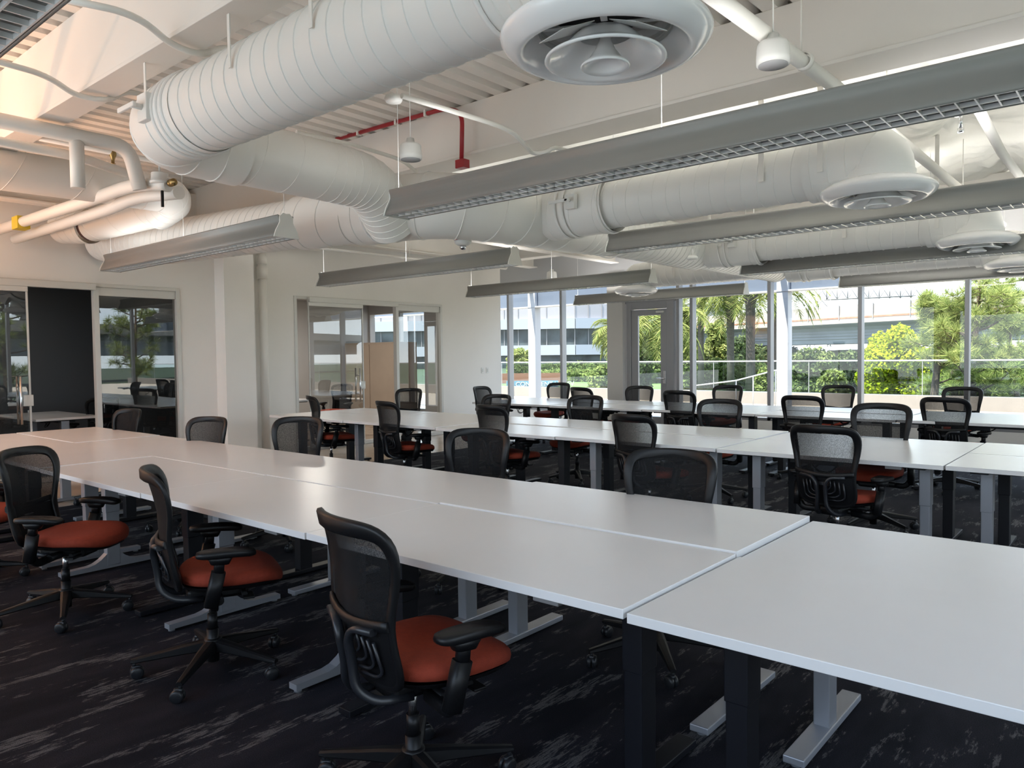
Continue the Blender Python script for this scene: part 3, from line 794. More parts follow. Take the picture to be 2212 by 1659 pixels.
fs_ = thing('fire_strobe', 'red ceiling box with a white alarm strobe under the trunk duct', 'alarm', st)
MB().box(-.055, .055, -.055, .055, 0, .085, .004).cyl((0, 0, .085), (0, 0, .14), .014, 10).build('back_box', red_paint, fs_)
MB().lathe([(.0005, -.045), (.05, -.042), (.075, -.025), (.08, -.005), (.078, .0), (.0005, .0)], (0, 0, 0), 28).build('horn_disc', plastic_white, fs_)
MB().lathe([(.0005, -.085), (.02, -.08), (.03, -.065), (.03, -.045), (.0005, -.042)], (0, 0, 0), 18).build('strobe_lens', chrome, fs_)

def pendant_speaker(px, py, z, label, s=1.0):
    p = at_z(px, py, z)
    o = thing('pendant_speaker', label, 'speaker', p, 0, 'hanging white speakers')
    MB().lathe([(.0005, .13 * s), (.03 * s, .13 * s), (.035 * s, .10 * s), (.075 * s, .085 * s), (.085 * s, .07 * s), (.09 * s, .0), (.088 * s, -.035 * s), (.0005, -.035 * s)], (0, 0, 0), 28).build('housing', plastic_white, o)
    MB().lathe([(.078 * s, -.036 * s), (.078 * s, -.041 * s), (.0005, -.041 * s)], (0, 0, 0), 28).build('grille', grille, o)
    MB().cyl((0, 0, .12 * s), (0, 0, 3.74 - p.z), .004, 6).build('cord', plastic_white, o)
pendant_speaker(887, 335, 2.98, 'round white speaker hanging behind the branch duct near the red conduit', .95)
pendant_speaker(1670, 126, 2.98, 'round white speaker hanging by the slanting pipe at the top right', .95)
pendant_speaker(1192, 598, 3.02, 'small far white speaker hanging above the third left light', 1.15)
pendant_speaker(1628, 484, 3.10, 'small white can hanging behind the second right light', .8)
jb = thing('smoke_detector', 'white round junction box hanging below the duct elbow at the upper left', 'detector', at_z(345, 388, 2.88))
MB().lathe([(.0005, .05), (.062, .05), (.064, .045), (.064, -.01), (.072, -.012), (.074, -.028), (.066, -.034), (.0005, -.034)], (0, 0, 0), 28).build('housing', plastic_white, jb)
MB().cyl((0, 0, .05), (0, 0, .35), .008, 8).build('stem', plastic_white, jb)
wl = thing('ceiling_sensor', 'white round sensor beside the second diffuser elbow', 'detector', (-1.02, 5.95, 3.10))
MB().lathe([(.0005, -.04), (.055, -.04), (.06, -.03), (.06, .0), (.04, .03), (.0005, .03)], (0, 0, 0), 24, axis='x').build('housing', plastic_white, wl)
MB().cyl((0, 0, -.04), (0, 0, -.14), .012, 8).lathe([(.0005, -.14), (.02, -.14), (.02, -.17), (.0005, -.17)], (0, 0, 0), 12).build('sprinkler_head', chrome, wl)
ms = thing('motion_sensor', 'small white disc sensor under the far trunk duct', 'detector', at_z(1496, 556, 2.525))
MB().lathe([(.0005, -.03), (.05, -.03), (.06, -.015), (.06, 0), (.045, .02), (.0005, .02)], (0, 0, 0), 24).cyl((0, 0, .01), (0, 0, .10), .012, 8).build('housing', plastic_white, ms)
# duct hangers
for i, (x, y, z, r, nm) in enumerate([(-3.60, 2.30, 2.93, .245, 'near the top edge'), (-4.55, 2.30, 2.93, .245, 'at its left elbow'), (-2.9, 2.30, 2.93, .245, 'in its middle'),
                                     ]):
    o = thing('duct_hanger', 'white strap hanger holding the nearest branch duct ' + nm, 'hanger', (x, y, z))
    MB().box(-.012, .012, -r - .006, -r, 0.0, 3.8 - z, .001).build('strap', pipe_white, o)
for i, (x, y, nm) in enumerate([(-2.2, 5.66, 'second branch duct, left one'), (-1.78, 5.66, 'second branch duct, right one'), (-2.6, 8.95, 'third branch duct, left one'), (-1.7, 8.95, 'third branch duct, right one'),
                                (-4.5, 6.2, 'trunk duct before the second row of lights'), (-4.5, 8.0, 'trunk duct past the second row of lights'), (-4.5, 9.6, 'trunk duct near the far end'), (-6.0, 11.42, 'far left duct')]):
    o = thing('duct_hanger', 'thin white strap hanger of the ' + nm, 'hanger', (x, y, 2.8))
    MB().box(-.02, .02, -.235, -.229, -.1, .95, .001).build('strap', pipe_white, o)

# ================================================================== hanging lights
FILL_W = 11.0
def light_fixture(L, label, louver=True):
    """linear pendant; local x from 0 to L, bottom at z=0"""
    o = thing('pendant_light', label, 'light', (0, 0, 0), 0, 'long grey linear pendant lights')
    half = [(.105, .0), (.108, .012), (.098, .035), (.080, .065), (.066, .095), (.060, .120), (.062, .140), (.070, .160), (.074, .172), (.070, .180)]
    inn = [(-.055, .172), (-.05, .14), (-.05, .11), (-.062, .07), (-.085, .03), (-.098, .004)]
    for s, nm in ((1, 'side_shell'), (-1, 'side_shell')):
        pr = [(s * y, z) for y, z in half] + [(-s * y, z) for y, z in inn]
        if s == -1: pr = pr[::-1]
        MB().prism(pr, 0, L, True).build(nm, lamp_grey, o)
    MB().box(.002, L - .002, -.052, .052, .098, .104).build('reflector', mirror, o)
    # parabolic louver
    lv = MB(); n = int(L / .068)
    for i in range(n + 1):
        x = .012 + i * (L - .024) / n
        lv.box(x - .0032, x + .0032, -.088, .088, .003, .020)
    for y in (-.090, -.0, .090): lv.box(.01, L - .01, y - .003, y + .003, .003, .020)
    lv.build('louver', louver_m, o)
    ld = bpy.data.lights.new('lamp_light', 'AREA')  # upward fill added inside the unlit fixture to brighten the room
    ld.shape = 'RECTANGLE'; ld.size = L - .1; ld.size_y = .10; ld.energy = (FILL_W if L > 4 else .55 * FILL_W) * L / 3.43; ld.color = (1.0, .985, .96)
    lo = bpy.data.objects.new('lamp_light', ld); COL.objects.link(lo); lo.parent = o; lo.location = (L / 2, 0, .150); lo.rotation_euler = (math.pi, 0, 0)
    for y in (-.03, .03): MB().cyl((.05, y, .078), (L - .05, y, .078), .0085, 8).build('lamp_tube', plastic_white, o)
    ends = [(-.118, -.004), (.118, -.004), (.10, .05), (.072, .10), (.062, .12), (.062, .165), (.045, .18), (.03, .195), (0, .19), (-.03, .195), (-.045, .18), (-.062, .165), (-.062, .12), (-.072, .10), (-.10, .05)]
    for x0, x1 in ((-.012, 0), (L, L + .012)): MB().prism(ends, x0, x1).build('end_cap', lamp_cap, o)
    for x in (.02, L - .02): MB().cyl((x, 0, .10), (x, 0, 1.35), .0022, 6).build('suspension_cable', plastic_white, o)
    for x in (L / 2 - .02,): MB().cyl((x, 0, .10), (x, 0, 1.35), .0022, 6).build('suspension_cable', plastic_white, o)
    return o
LL, LR = 3.43, 4.2
ordn = ['nearest', 'second', 'third', 'farthest']
la = light_fixture(LL, 'hanging linear light, nearest of the left column, in front of the dark office')
lb = light_fixture(LR, 'long hanging linear light, nearest and largest of the right column')
index_kids()
Ys = [3.55, 6.20, 9.16, 12.02]
XsL = [-8.85, -8.68, -8.66, -8.60]
XsR = [-4.05, -3.98, -3.93, -3.62]
la.location = (XsL[0], Ys[0], 2.44); lb.location = (XsR[0], Ys[0], 2.43)
def fill_power(root, w_):
    for ch in [c for c in bpy.data.objects if c.parent == root and c.type == 'LIGHT']:
        ch.data = ch.data.copy(); ch.data.energy = w_
for k in (1, 2, 3):
    nm = ('second of the left column, beside the red strobe', 'third of the left column, in front of the corner windows', 'farthest of the left column, crossing the glazed door')[k - 1]
    dup(la, (XsL[k], Ys[k] + (.05, .0, .1)[k - 1], 2.43), 0, 'hanging linear light, ' + nm)
    nm = ('second of the right column, below the second diffuser', 'third of the right column, below the third diffuser', 'farthest of the right column, in front of the windows')[k - 1]
    dup(lb, (XsR[k], Ys[k], 2.43), 0, 'long hanging linear light, ' + nm)
pz = at_z(40, 30, 2.43)
l0 = dup(lb, (-4.05, .72, 2.43), 0, 'corner of a hanging linear light in the very top left of the photo')
fill_power(l0, 1.4); fill_power(la, 1.6); fill_power(lb, 5.5)
# unseen uplighters added left of the frame for the warm glow
for i, (x, y) in enumerate(((-9.3, .3), (-7.6, .1))):
    gl = thing('floor_lamp', 'black uplighter floor lamp on the oak corridor, %s' % ('by the office wall', 'nearer the desks')[i], 'lamp', (x, y, 0))
    MB().lathe([(.0005, 0), (.15, 0), (.15, .02), (.03, .03), (.0005, .03)], (0, 0, 0), 28).build('base', black_metal, gl)
    MB().cyl((0, 0, .02), (0, 0, 1.62), .012, 12).build('pole', black_metal, gl)
    MB().lathe([(.02, 1.60), (.09, 1.63), (.16, 1.70), (.19, 1.78), (.185, 1.78), (.15, 1.71), (.08, 1.645), (.0005, 1.63)], (0, 0, 0), 32).build('bowl', black_metal, gl)
    ld = bpy.data.lights.new('lamp_light', 'AREA'); ld.shape = 'DISK'; ld.size = .24; ld.energy = 27; ld.color = (1.0, .50, .24)
    lo = bpy.data.objects.new('lamp_light', ld); COL.objects.link(lo); lo.parent = gl; lo.location = (0, 0, 1.72); lo.rotation_euler = (math.pi, 0, 0)

# ================================================================== desks
def desk_mesh():
    T = MB(); T.box(0, 1.516, 0, .752, -.029, 0, .002)
    return T
def make_desk(X, Y, z, legs, side, label, curved=False, group='white height-adjustable desks'):
    """X = west edge, Y = south edge, z = top height; legs = (west material, east material)"""
    o = thing('desk', label, 'desk', (X + .005, Y + .005, 0), 0, group)
    tp = bpy.data.objects.new('tabletop', TOP_ME); COL.objects.link(tp); tp.parent = o; tp.location = (0, 0, z)
    key = ('frame', legs[0].name)
    if key not in DM:
        DM[key] = MB().box(.16, 1.36, .30, .36, -.075, -.032, .004).box(.16, 1.36, .44, .50, -.075, -.032, .004).box(.12, .22, .08, .68, -.05, -.030, .003).box(1.30, 1.40, .08, .68, -.05, -.030, .003).box(.45, .80, .28, .52, -.10, -.055, .006).mesh('crossbeam', black_metal)
    fr = bpy.data.objects.new('crossbeam', DM[key]); COL.objects.link(fr); fr.parent = o; fr.location = (0, 0, z)
    for lx, m in ((.175, legs[0]), (1.345, legs[1])):
        cv = curved and m is silver
        k2 = ('leg', m.name, cv)
        if k2 not in DM:
            b = MB()
            w1 = .030 if m is silver else .034; w2 = .044 if m is silver else .046
            b.box(-w1 - .004, w1 + .004, -w2 - .004, w2 + .004, .40, .70, .004)
            b.box(-w1, w1, -w2, w2, .03, .41, .004)
            DM[k2] = b.mesh('leg', m)
            f = MB()
            if cv:
                pts = []
                for q in range(-8, 9):
                    yy = q / 8 * .335; a_ = abs(yy)
                    top = .028 + .115 * max(0, 1 - a_ / .17) ** 2.0 if a_ < .17 else .028
                    pts.append((yy, .024 + top - .01 * (a_ / .335)))
                n_ = len(pts)
                prof = pts + [(.335, .015), (-.335, .015)]
                f.prism(prof, -.028, .028)
                for yy in (-.31, .31): f.cyl((0, yy, 0), (0, yy, .016), .017, 12)
            else:
                f.box(-.038, .038, -.335, .335, .010, .038, .004)
                for yy in (-.31, .31): f.cyl((0, yy, 0), (0, yy, .012), .017, 12)
            DM[('foot',) + k2] = f.mesh('foot', silver if m is silver else black_metal)
        lg = bpy.data.objects.new('leg', DM[k2]); COL.objects.link(lg); lg.parent = o; lg.location = (lx, .375, 0); lg.scale = (1, 1, 1)
        ft = bpy.data.objects.new('foot', DM[('foot',) + k2]); COL.objects.link(ft); ft.parent = lg
    if side == 'near': cp = (1.22, .040)
    else: cp = (.35, .735)
    if 'panel' not in DM: DM['panel'] = MB().box(-.05, .05, -.015, .015, -.052, -.030, .004).mesh('control_panel', steel_post)
    c_ = bpy.data.objects.new('control_panel', DM['panel']); COL.objects.link(c_); c_.parent = o; c_.location = (cp[0], cp[1], z)
    if 'cable' not in DM:
        pts = [(.55, .40, -.08), (.60, .42, -.16), (.70, .38, -.17), (.76, .40, -.11), (.66, .44, -.09), (.58, .40, -.14), (.68, .36, -.19), (.80, .40, -.08)]
        DM['cable'] = MB().sweep(fillet(pts, .06, 4), .005, 6).mesh('cable', black_plastic)
    cc = bpy.data.objects.new('cable', DM['cable']); COL.objects.link(cc); cc.parent = o; cc.location = (0, 0, z)
    return o
DM = {}
TOP_ME = desk_mesh().mesh('tabletop', laminate)
PIT = 1.528
S, K = silver, black_metal
pos_w = ['east-most', 'second from the right', 'third from the right', 'fourth from the right', 'fifth from the right', 'left-most']
rows = [
    # name, X of first seam (west edge of column 0), south Y, columns, near legs, far legs, near z offsets, far z offsets
    ('front row', -1.115, 1.785, 6, [(K, S), (K, K), (S, S), (S, K), (K, S), (S, K)], [(S, S), (S, S), (S, S), (S, K), (K, S), (S, S)],
     [.728, .736, .733, .731, .735, .730], [.722, .742, .735, .732, .730, .734]),
    ('middle row', -.985, 5.335, 6, [(S, S), (S, S), (S, S), (K, K), (K, K), (K, S)], [(K, K)] * 6,
     [.730, .728, .731, .727, .732, .730], [.731, .727, .735, .733, .728, .730]),
    ('row by the windows', -.515, 8.62, 6, [(K, K)] * 6, [(K, K)] * 6,
     [.729, .732, .728, .731, .727, .733], [.731, .728, .733, .729, .732, .728]),
]
names_c = ['rightmost', 'second from the right', 'third from the right', 'fourth from the right', 'fifth from the right', 'leftmost']
for rn, X0, Y0, nc, nl, fl, nz, fz in rows:
    for k in range(nc):
        X = X0 - k * PIT
        make_desk(X, Y0, nz[k], nl[k], 'near', 'white desk, near half of the %s, %s' % (rn, names_c[k]), curved=True)
        make_desk(X, Y0 + .762, fz[k], fl[k], 'far', 'white desk, far half of the %s, %s' % (rn, names_c[k]))

# desks inside the two offices
od = make_desk(-11.95, 3.25, .74, (S, S), 'near', 'white desk inside the dark office behind the sliding glass', group=None)
od.rotation_euler = (0, 0, 0)
make_desk(-12.6, 7.0, .74, (S, K), 'near', 'white desk inside the grey office behind the second glass front', group=None)

# ================================================================== task chairs
def superring(rx, ry, n, e=2.6):
    out = []
    for k in range(n):
        t = 2 * math.pi * k / n; c_, s_ = math.cos(t), math.sin(t)
        out.append((math.copysign(abs(c_) ** (2 / e), c_) * rx, math.copysign(abs(s_) ** (2 / e), s_) * ry))
    return out
# half outline of the backrest (x, z), top centre to bottom centre
BO = [(0, .985), (.10, .984), (.175, .978), (.215, .962), (.238, .930), (.243, .890), (.238, .840), (.226, .780), (.212, .720), (.203, .660), (.202, .600), (.203, .540), (.200, .490), (.185, .452), (.15, .430), (.08, .422), (0, .420)]
def back_y(x, z):
    """depth of the backrest surface"""
    t_ = (z - .42) / .565
    y = -.150 - .115 * t_ - .055 * max(0, t_ - .75) * 4 * max(0, t_ - .75) - .02 * math.sin(math.pi * min(1, t_ * 1.6))
    return y + 1.25 * x * x * (.55 + .45 * t_)
def outline(n=72):
    full = BO + [(-x, z) for x, z in BO[-2:0:-1]]
    pts = [Vector((x, back_y(x, z), z)) for x, z in full]
    # resample evenly with smoothing
    segs = []; tot = 0
    for i in range(len(pts)):
        a_ = pts[i]; b_ = pts[(i + 1) % len(pts)]; l_ = (b_ - a_).length; segs.append((tot, l_, a_, b_)); tot += l_
    out = []
    for k in range(n):
        s_ = tot * k / n
        for (t0, l_, a_, b_) in segs:
            if t0 <= s_ <= t0 + l_ + 1e-9: out.append(a_.lerp(b_, (s_ - t0) / l_)); break
    for _ in range(2): out = [(out[i - 1] + out[i] * 2 + out[(i + 1) % n]) / 4 for i in range(n)]
    return out
def half_w(z):
    pr = BO[::1]
    best = 0
    for i in range(len(pr) - 1):
        (x0, z0), (x1, z1) = pr[i], pr[i + 1]
        if z1 <= z <= z0:
            t_ = 0 if z0 == z1 else (z0 - z) / (z0 - z1); best = max(best, x0 + (x1 - x0) * t_)
    return best
def make_chair():
    o = thing('office_chair', '', 'chair', (0, 0, 0), 0, 'black mesh task chairs with red seats')
    # backrest frame: a closed moulded loop
    ring = outline(); n = len(ring); fr = MB(); vs = []; fs = []
    cen = Vector((0, 0, .7))
    for i, p in enumerate(ring):
        d = (ring[(i + 1) % n] - ring[i - 1]).normalized()
        inw = Vector((-p.x, 0, .70 - p.z)); inw = (inw - d * inw.dot(d)).normalized(); nn = d.cross(inw)
        wd = .052 if p.z > .90 else .034 + .018 * max(0, (p.z - .7) / .20)
        if p.z < .66: wd = .048
        for (a_, b_) in ((0, -.008), (.15, -.013), (.85, -.011), (1, -.004), (1, .004), (.85, .009), (.15, .010), (0, .006)):
            vs.append(p + inw * (a_ * wd) + nn * b_)
    for i in range(n):
        j = (i + 1) % n
        for k in range(8): fs.append([i * 8 + k, i * 8 + (k + 1) % 8, j * 8 + (k + 1) % 8, j * 8 + k])
    fr.add(vs, fs, True)
    # waist band and the split spine
    band = []
    for k in range(-8, 9):
        x = k / 8 * .198; band.append((x, back_y(x, .645) - .012, .645 + .018 * (abs(k) / 8) ** 1.5))
    fr.sweep(band, 1, 8, flat=(.017, .008), up=(0, 0, 1))
    bf = fr.build('backrest_frame', black_plastic, o)
    # lower shell: a moulded plate closing the back between waist and seat
    sh = MB(); vs = []; fs = []; nz_, nx_ = 10, 12
    for j in range(nz_ + 1):
        z = .436 + (.640 - .436) * j / nz_; w_ = half_w(z) - .016
        for i in range(nx_ + 1):
            x = (i / nx_ * 2 - 1) * w_; vs.append((x, back_y(x, z) - .004, z))
    for j in range(nz_):
        for i in range(nx_): fs.append([j * (nx_ + 1) + i, j * (nx_ + 1) + i + 1, (j + 1) * (nx_ + 1) + i + 1, (j + 1) * (nx_ + 1) + i])
    sh.add(vs, fs, True)
    sh.build('back_shell', black_plastic, o)
    # woven panel
    ms_ = MB(); nz, nx = 22, 14; vs = []; fs = []
    for j in range(nz + 1):
        z = .432 + (.972 - .432) * j / nz; w_ = half_w(z) - .012
        for i in range(nx + 1):
            x = (i / nx * 2 - 1) * w_; vs.append((x, back_y(x, z) + .001, z))
    for j in range(nz):
        for i in range(nx): fs.append([j * (nx + 1) + i, j * (nx + 1) + i + 1, (j + 1) * (nx + 1) + i + 1, (j + 1) * (nx + 1) + i])
    ms_.add(vs, fs, True); ms_.build('mesh_panel', weave, o)
    # lumbar pad: nested U ribs
    lp = MB()
    for k, w_ in enumerate((.055, .082, .109, .136)):
        top = .615 - k * .004; bot = .545 - k * .022
        for s in (-1, 1):
            pts = [(s * w_, back_y(w_, top) + .0 - .018, top), (s * w_, back_y(w_, bot) - .020, bot + .02), (s * (w_ - .03), back_y(w_, bot) - .024, bot), (s * .03, back_y(.03, bot) - .026, bot)]
            lp.sweep(fillet(pts, .025, 3), .0055, 6)
    lp.box(-.05, .05, -.213, -.203, .575, .60, .004)
    lp.build('lumbar_support', grey_plastic, o)
    # forked spine: from the waist band down and forward under the seat
    br = MB()
    for s in (-1, 1):
        pts = [(s * .150, back_y(.15, .64) - .022, .640), (s * .060, back_y(.06, .64) - .028, .634), (s * .030, back_y(.03, .60) - .036, .595), (s * .026, -.225, .50), (s * .034, -.222, .43), (s * .060, -.165, .378), (s * .075, -.04, .368)]
        br.sweep(fillet(pts, .06, 6), 1, 10, flat=(.011, .015))
    br.build('back_bracket', grey_plastic, o)
    # seat cushion
    R = superring(1, 1, 40, 3.0); se = MB(); vs = []; fs = []
    lv = [(.90, -.030), (.985, -.022), (1.0, -.004), (.985, .012), (.93, .024), (.80, .031), (.55, .033), (.28, .030), (.05, .029)]
    for s_, dz in lv:
        for x, y in R:
            X = x * .245 * s_; Y = y * .225 * s_
            wfall = -.030 * max(0, (Y - .10) / .135) ** 2 + .014 * (abs(X) / .245) ** 2 + .010 * max(0, -Y / .235)
            X *= 1 - .10 * max(0, -y * s_)
            vs.append((X, Y + .088, .468 + dz + wfall))
    m_ = len(R)
    for i in range(len(lv) - 1):
        for k in range(m_): fs.append([i * m_ + k, i * m_ + (k + 1) % m_, (i + 1) * m_ + (k + 1) % m_, (i + 1) * m_ + k])
    fs.append([k for k in range(m_)][::-1]); fs.append([(len(lv) - 1) * m_ + k for k in range(m_)])
    se.add(vs, fs, True); se.build('seat', red_fabric, o, label='red-orange fabric seat')
    sp_ = MB(); vs = []; fs = []
    for s_, dz in ((.70, -.055), (.93, -.040), (.965, -.024)):
        for x, y in R:
            Y = y * .225 * s_; X = x * .245 * s_ * (1 - .10 * max(0, -y)); vs.append((X, Y + .088, .468 + dz - .030 * max(0, (Y - .10) / .135) ** 2 + .010 * (abs(X) / .245) ** 2))
    for i in range(2):
        for k in range(m_): fs.append([i * m_ + k, i * m_ + (k + 1) % m_, (i + 1) * m_ + (k + 1) % m_, (i + 1) * m_ + k])
    fs.append([k for k in range(m_)][::-1])
    sp_.add(vs, fs, True); sp_.build('seat_pan', black_plastic, o)
    me = MB().box(-.075, .075, -.11, .16, .355, .415, .018)
    me.cyl((-.17, .02, .375), (.17, .02, .375), .021, 14).cyl((-.15, .13, .385), (.15, .13, .385), .013, 10)
    me.box(.10, .19, .12, .17, .372, .382, .004)
    me.build('tilt_mechanism', black_plastic, o)
    # arms: post and pad
    for s in (-1, 1):
        po = MB()
        po.sweep(fillet([(s * .10, .0, .37), (s * .24, -.005, .365), (s * .275, -.012, .42)], .06, 4), 1, 10, flat=(.022, .018))
        po.sweep([(s * .272, -.022, .385), (s * .284, .012, .540)], 1, 14, flat=(.024, .030), up=(1, 0, 0))
        po.sweep([(s * .284, .012, .535), (s * .285, .018, .60)], 1, 12, flat=(.017, .022), up=(1, 0, 0))
        po.sweep([(s * .285, .018, .575), (s * .285, .02, .610)], [.7, 1.0], 12, flat=(.035, .055), up=(1, 0, 0))
        ar = po.build('armrest_post', black_plastic, o)
        pd = MB(); Rr = superring(1, 1, 24, 3.6); vs = []; fs = []
        for s_, z_ in ((.86, .606), (.98, .612), (1, .622), (.97, .632), (.85, .637), (.4, .638)):
            for x, y in Rr: vs.append((s * .283 + x * .044 * s_ - s * .008 * max(0, y), .045 + y * .125 * s_, z_ - .012 * max(0, y) ** 2))
        q = len(Rr)
        for i in range(5):
            for k in range(q): fs.append([i * q + k, i * q + (k + 1) % q, (i + 1) * q + (k + 1) % q, (i + 1) * q + k])
        fs.append([k for k in range(q)][::-1]); fs.append([5 * q + k for k in range(q)])
        pd.add(vs, fs, True); pd.build('arm_pad', black_plastic, ar)
    MB().cyl((0, 0, .045), (0, 0, .20), .027, 16).cyl((0, 0, .20), (0, 0, .27), .022, 16).build('gas_lift_cover', black_plastic, o)
    MB().cyl((0, 0, .25), (0, 0, .365), .0145, 14).build('gas_lift', chrome, o)
    MB().lathe([(.0005, .155), (.036, .155), (.04, .148), (.043, .10), (.036, .088), (.0005, .085)], (0, 0, 0), 20).build('base_hub', black_plastic, o)
    for k in range(5):
        a_ = 2 * math.pi * k / 5 + .35
        M = Matrix.Rotation(a_, 4, 'Z')
        lg = MB(); vs = []; fs = []
        st_ = [(.03, .030, .098, .150), (.12, .026, .095, .137), (.22, .020, .086, .118), (.325, .016, .076, .099), (.350, .014, .076, .094)]
        for r_, w_, z0_, z1_ in st_:
            for (x_, z_) in ((-w_, z0_ + .006), (-w_ * .8, z0_), (w_ * .8, z0_), (w_, z0_ + .006), (w_ * .9, z1_ - .006), (w_ * .45, z1_), (-w_ * .45, z1_), (-w_ * .9, z1_ - .006)):
                vs.append(M @ Vector((r_, x_, z_)))
        for i in range(4):
            for q in range(8): fs.append([i * 8 + q, i * 8 + (q + 1) % 8, (i + 1) * 8 + (q + 1) % 8, (i + 1) * 8 + q])
        fs.append([32 + q for q in range(8)])
        lg.add(vs, fs, False)
        lo = lg.build('base_leg', black_plastic, o)
        c_ = M @ Vector((.338, 0, 0)); ca = MB()
        sw = random.uniform(0, math.pi)
        M2 = Matrix.Translation(c_) @ Matrix.Rotation(a_ + sw, 4, 'Z')
        ca.cyl(c_ + Vector((0, 0, .05)), c_ + Vector((0, 0, .085)), .008, 8)
        for s in (-1, 1):
            prof = [(.0005, s * .024), (.020, s * .024), (.026, s * .021), (.0295, s * .015), (.0295, s * .005), (.024, s * .002), (.0005, s * .002)]
            v0 = len(ca.v); ca.lathe(prof, (0, 0, 0), 20, axis='y')
            ca.v[v0:] = [tuple(M2 @ Vector((x - .012, y, z + .0300))) for x, y, z in ca.v[v0:]]
        hood = MB(); 
        ca.box(-.028, .012, -.012, .012, .030, .064, .008, M2)
        ca.build('caster', caster_grey, lo)
    return o
chair = make_chair()
index_kids()

# place by the top edge of the backrest (pixel, height) and the way the sitter faces (degrees, clockwise from north)
def hub_from_back(px, py, z, head):
    p = at_z(px, py, z); h_ = math.radians(head); f = Vector((math.sin(h_), math.cos(h_), 0))
    return p + f * .285
chairs = [
    # (x, y, heading, z-scale, label)
    ('hub', -1.86, 1.66, 12, .985, 'black mesh chair with a red seat in the foreground, nearest the camera'),
    ('hub', -3.33, 1.74, 24, .985, 'black mesh chair seen edge-on at the front row, left of the nearest chair'),
    ('hub', -4.73, 1.60, 52, .975, 'black mesh chair cut by the left edge, its red seat fully visible'),
    ('hub', -5.95, 1.42, 60, .975, 'mostly hidden chair at the left edge showing a bit of red seat'),
    ('px', 292, 882, .955, 172, 'chair on the far side of the front row, in front of the dark office, leftmost'),
    ('px', 464, 899, .945, 165, 'chair on the far side of the front row, in front of the pilaster'),
    ('px', 657, 899, .975, 158, 'chair on the far side of the front row, in front of the second office glass'),
    ('px', 1045, 924, .965, 165, 'dark square-backed chair on the far side of the front row, centre of the photo'),
    ('px', 1460, 968, .975, 172, 'chair on the far side of the front row, rightmost and widest back there'),
    ('px', 820, 866, .990, 12, 'chair at the near side of the middle row, left of centre, red seat below'),
    ('px', 1045, 874, .985, 10, 'chair at the near side of the middle row, behind the front row centre chair'),
    ('px', 1350, 894, .975, 12, 'chair at the near side of the middle row, third from the left'),
    ('px', 1766, 918, .975, 8, 'chair at the near side of the middle row, rightmost, its whole back in view'),
    ('px', 662, 854, 1.0, 25, 'chair at the left end of the middle row, red seat turned to the right'),
    ('px', 890, 838, .975, 165, 'chair on the window side of the middle row, in front of the second office'),
    ('px', 1082, 851, .965, 178, 'low chair on the window side of the middle row near the left wall corner'),
    ('px', 1273, 853, .985, 176, 'chair on the window side of the middle row, overlapping a chair behind'),
    ('px', 1562, 861, .985, 177, 'chair on the window side of the middle row, below the third mullion'),
    ('px', 1911, 870, 1.02, 182, 'chair on the window side of the middle row, rightmost with a red seat below'),
    ('px', 1031, 834, 1.0, 80, 'chair seen edge-on at the left end of the window row'),
    ('px', 1245, 836, 1.0, 15, 'chair at the near side of the window row, leftmost, half hidden'),
    ('px', 1458, 843, .995, 5, 'chair at the near side of the window row, below the door handle'),
    ('px', 1725, 854, .985, 4, 'chair at the near side of the window row, below the white outdoor column'),
    ('px', 2033, 858, .985, 10, 'chair at the near side of the window row, rightmost'),
    ('px', 1213, 826, .985, 178, 'chair on the window side of the window row, leftmost, beside the corner windows'),
    ('px', 1387, 833, .965, 176, 'chair on the window side of the window row, in front of the glazed door'),
    ('px', 1578, 831, .985, 182, 'chair on the window side of the window row, in front of the handrail'),
    ('px', 1816, 831, .975, 183, 'chair on the window side of the window row, in front of the round hedge'),
    ('px', 2083, 835, .975, 184, 'chair on the window side of the window row, rightmost, in front of the pine'),
]
first = True
CH = []
for c_ in chairs:
    if c_[0] == 'hub':
        _, x, y, hd, sc, lab = c_; p = Vector((x, y, 0)); zs = sc
    else:
        _, px, py, zt, hd, lab = c_
        p = hub_from_back(px, py, zt, hd); zs = zt / .985
    rz = -math.radians(hd)
    if first:
        chair.location = (p.x, p.y, 0); chair.rotation_euler = (0, 0, rz); chair.scale = (1, 1, zs); chair['label'] = lab; first = False; CH.append(chair)
    else:
        CH.append(dup(chair, (p.x, p.y, 0), rz, lab, zs))
# every five-star base is swivelled its own way
index_kids()
_rr = random.Random(5)
for i, o in enumerate(CH):
    tw = {0: -20, 1: 25, 2: 10}.get(i, _rr.uniform(-36, 36))
    for ch in kids(o):
        if ch.name.startswith('base_leg'): ch.rotation_euler = (0, 0, math.radians(tw))
dup(chair, (-11.0, 4.15, 0), math.radians(100), 'chair inside the dark office behind the glass', .98)
dup(chair, (-11.6, 8.6, 0), math.radians(200), 'chair at the desk inside the grey office', .98)

# ================================================================== OUTSIDE
struct('floor_terrace', MB().box(-40, 30, YW + .2, 21.0, -.2, -.01), concrete_lt)
gnd = MB().box(-220, 160, 21.0, 260, -.5, -.3).box(XE + .4, 160, -80, 21.0, -.5, -.3).box(-220, -40, -80, 21.0, -.5, -.3)
tag(gnd.build('ground', earth_m), 'dark planted ground beyond the terrace', 'ground')
bpy.data.objects['ground']['kind'] = 'structure'
lw = MB().box(-30, -9.5, 26, 50, -.3, -.25); tag(lw.build('lawn', grass_m), 'strip of bright green lawn beyond the terrace', 'lawn', kind='stuff')
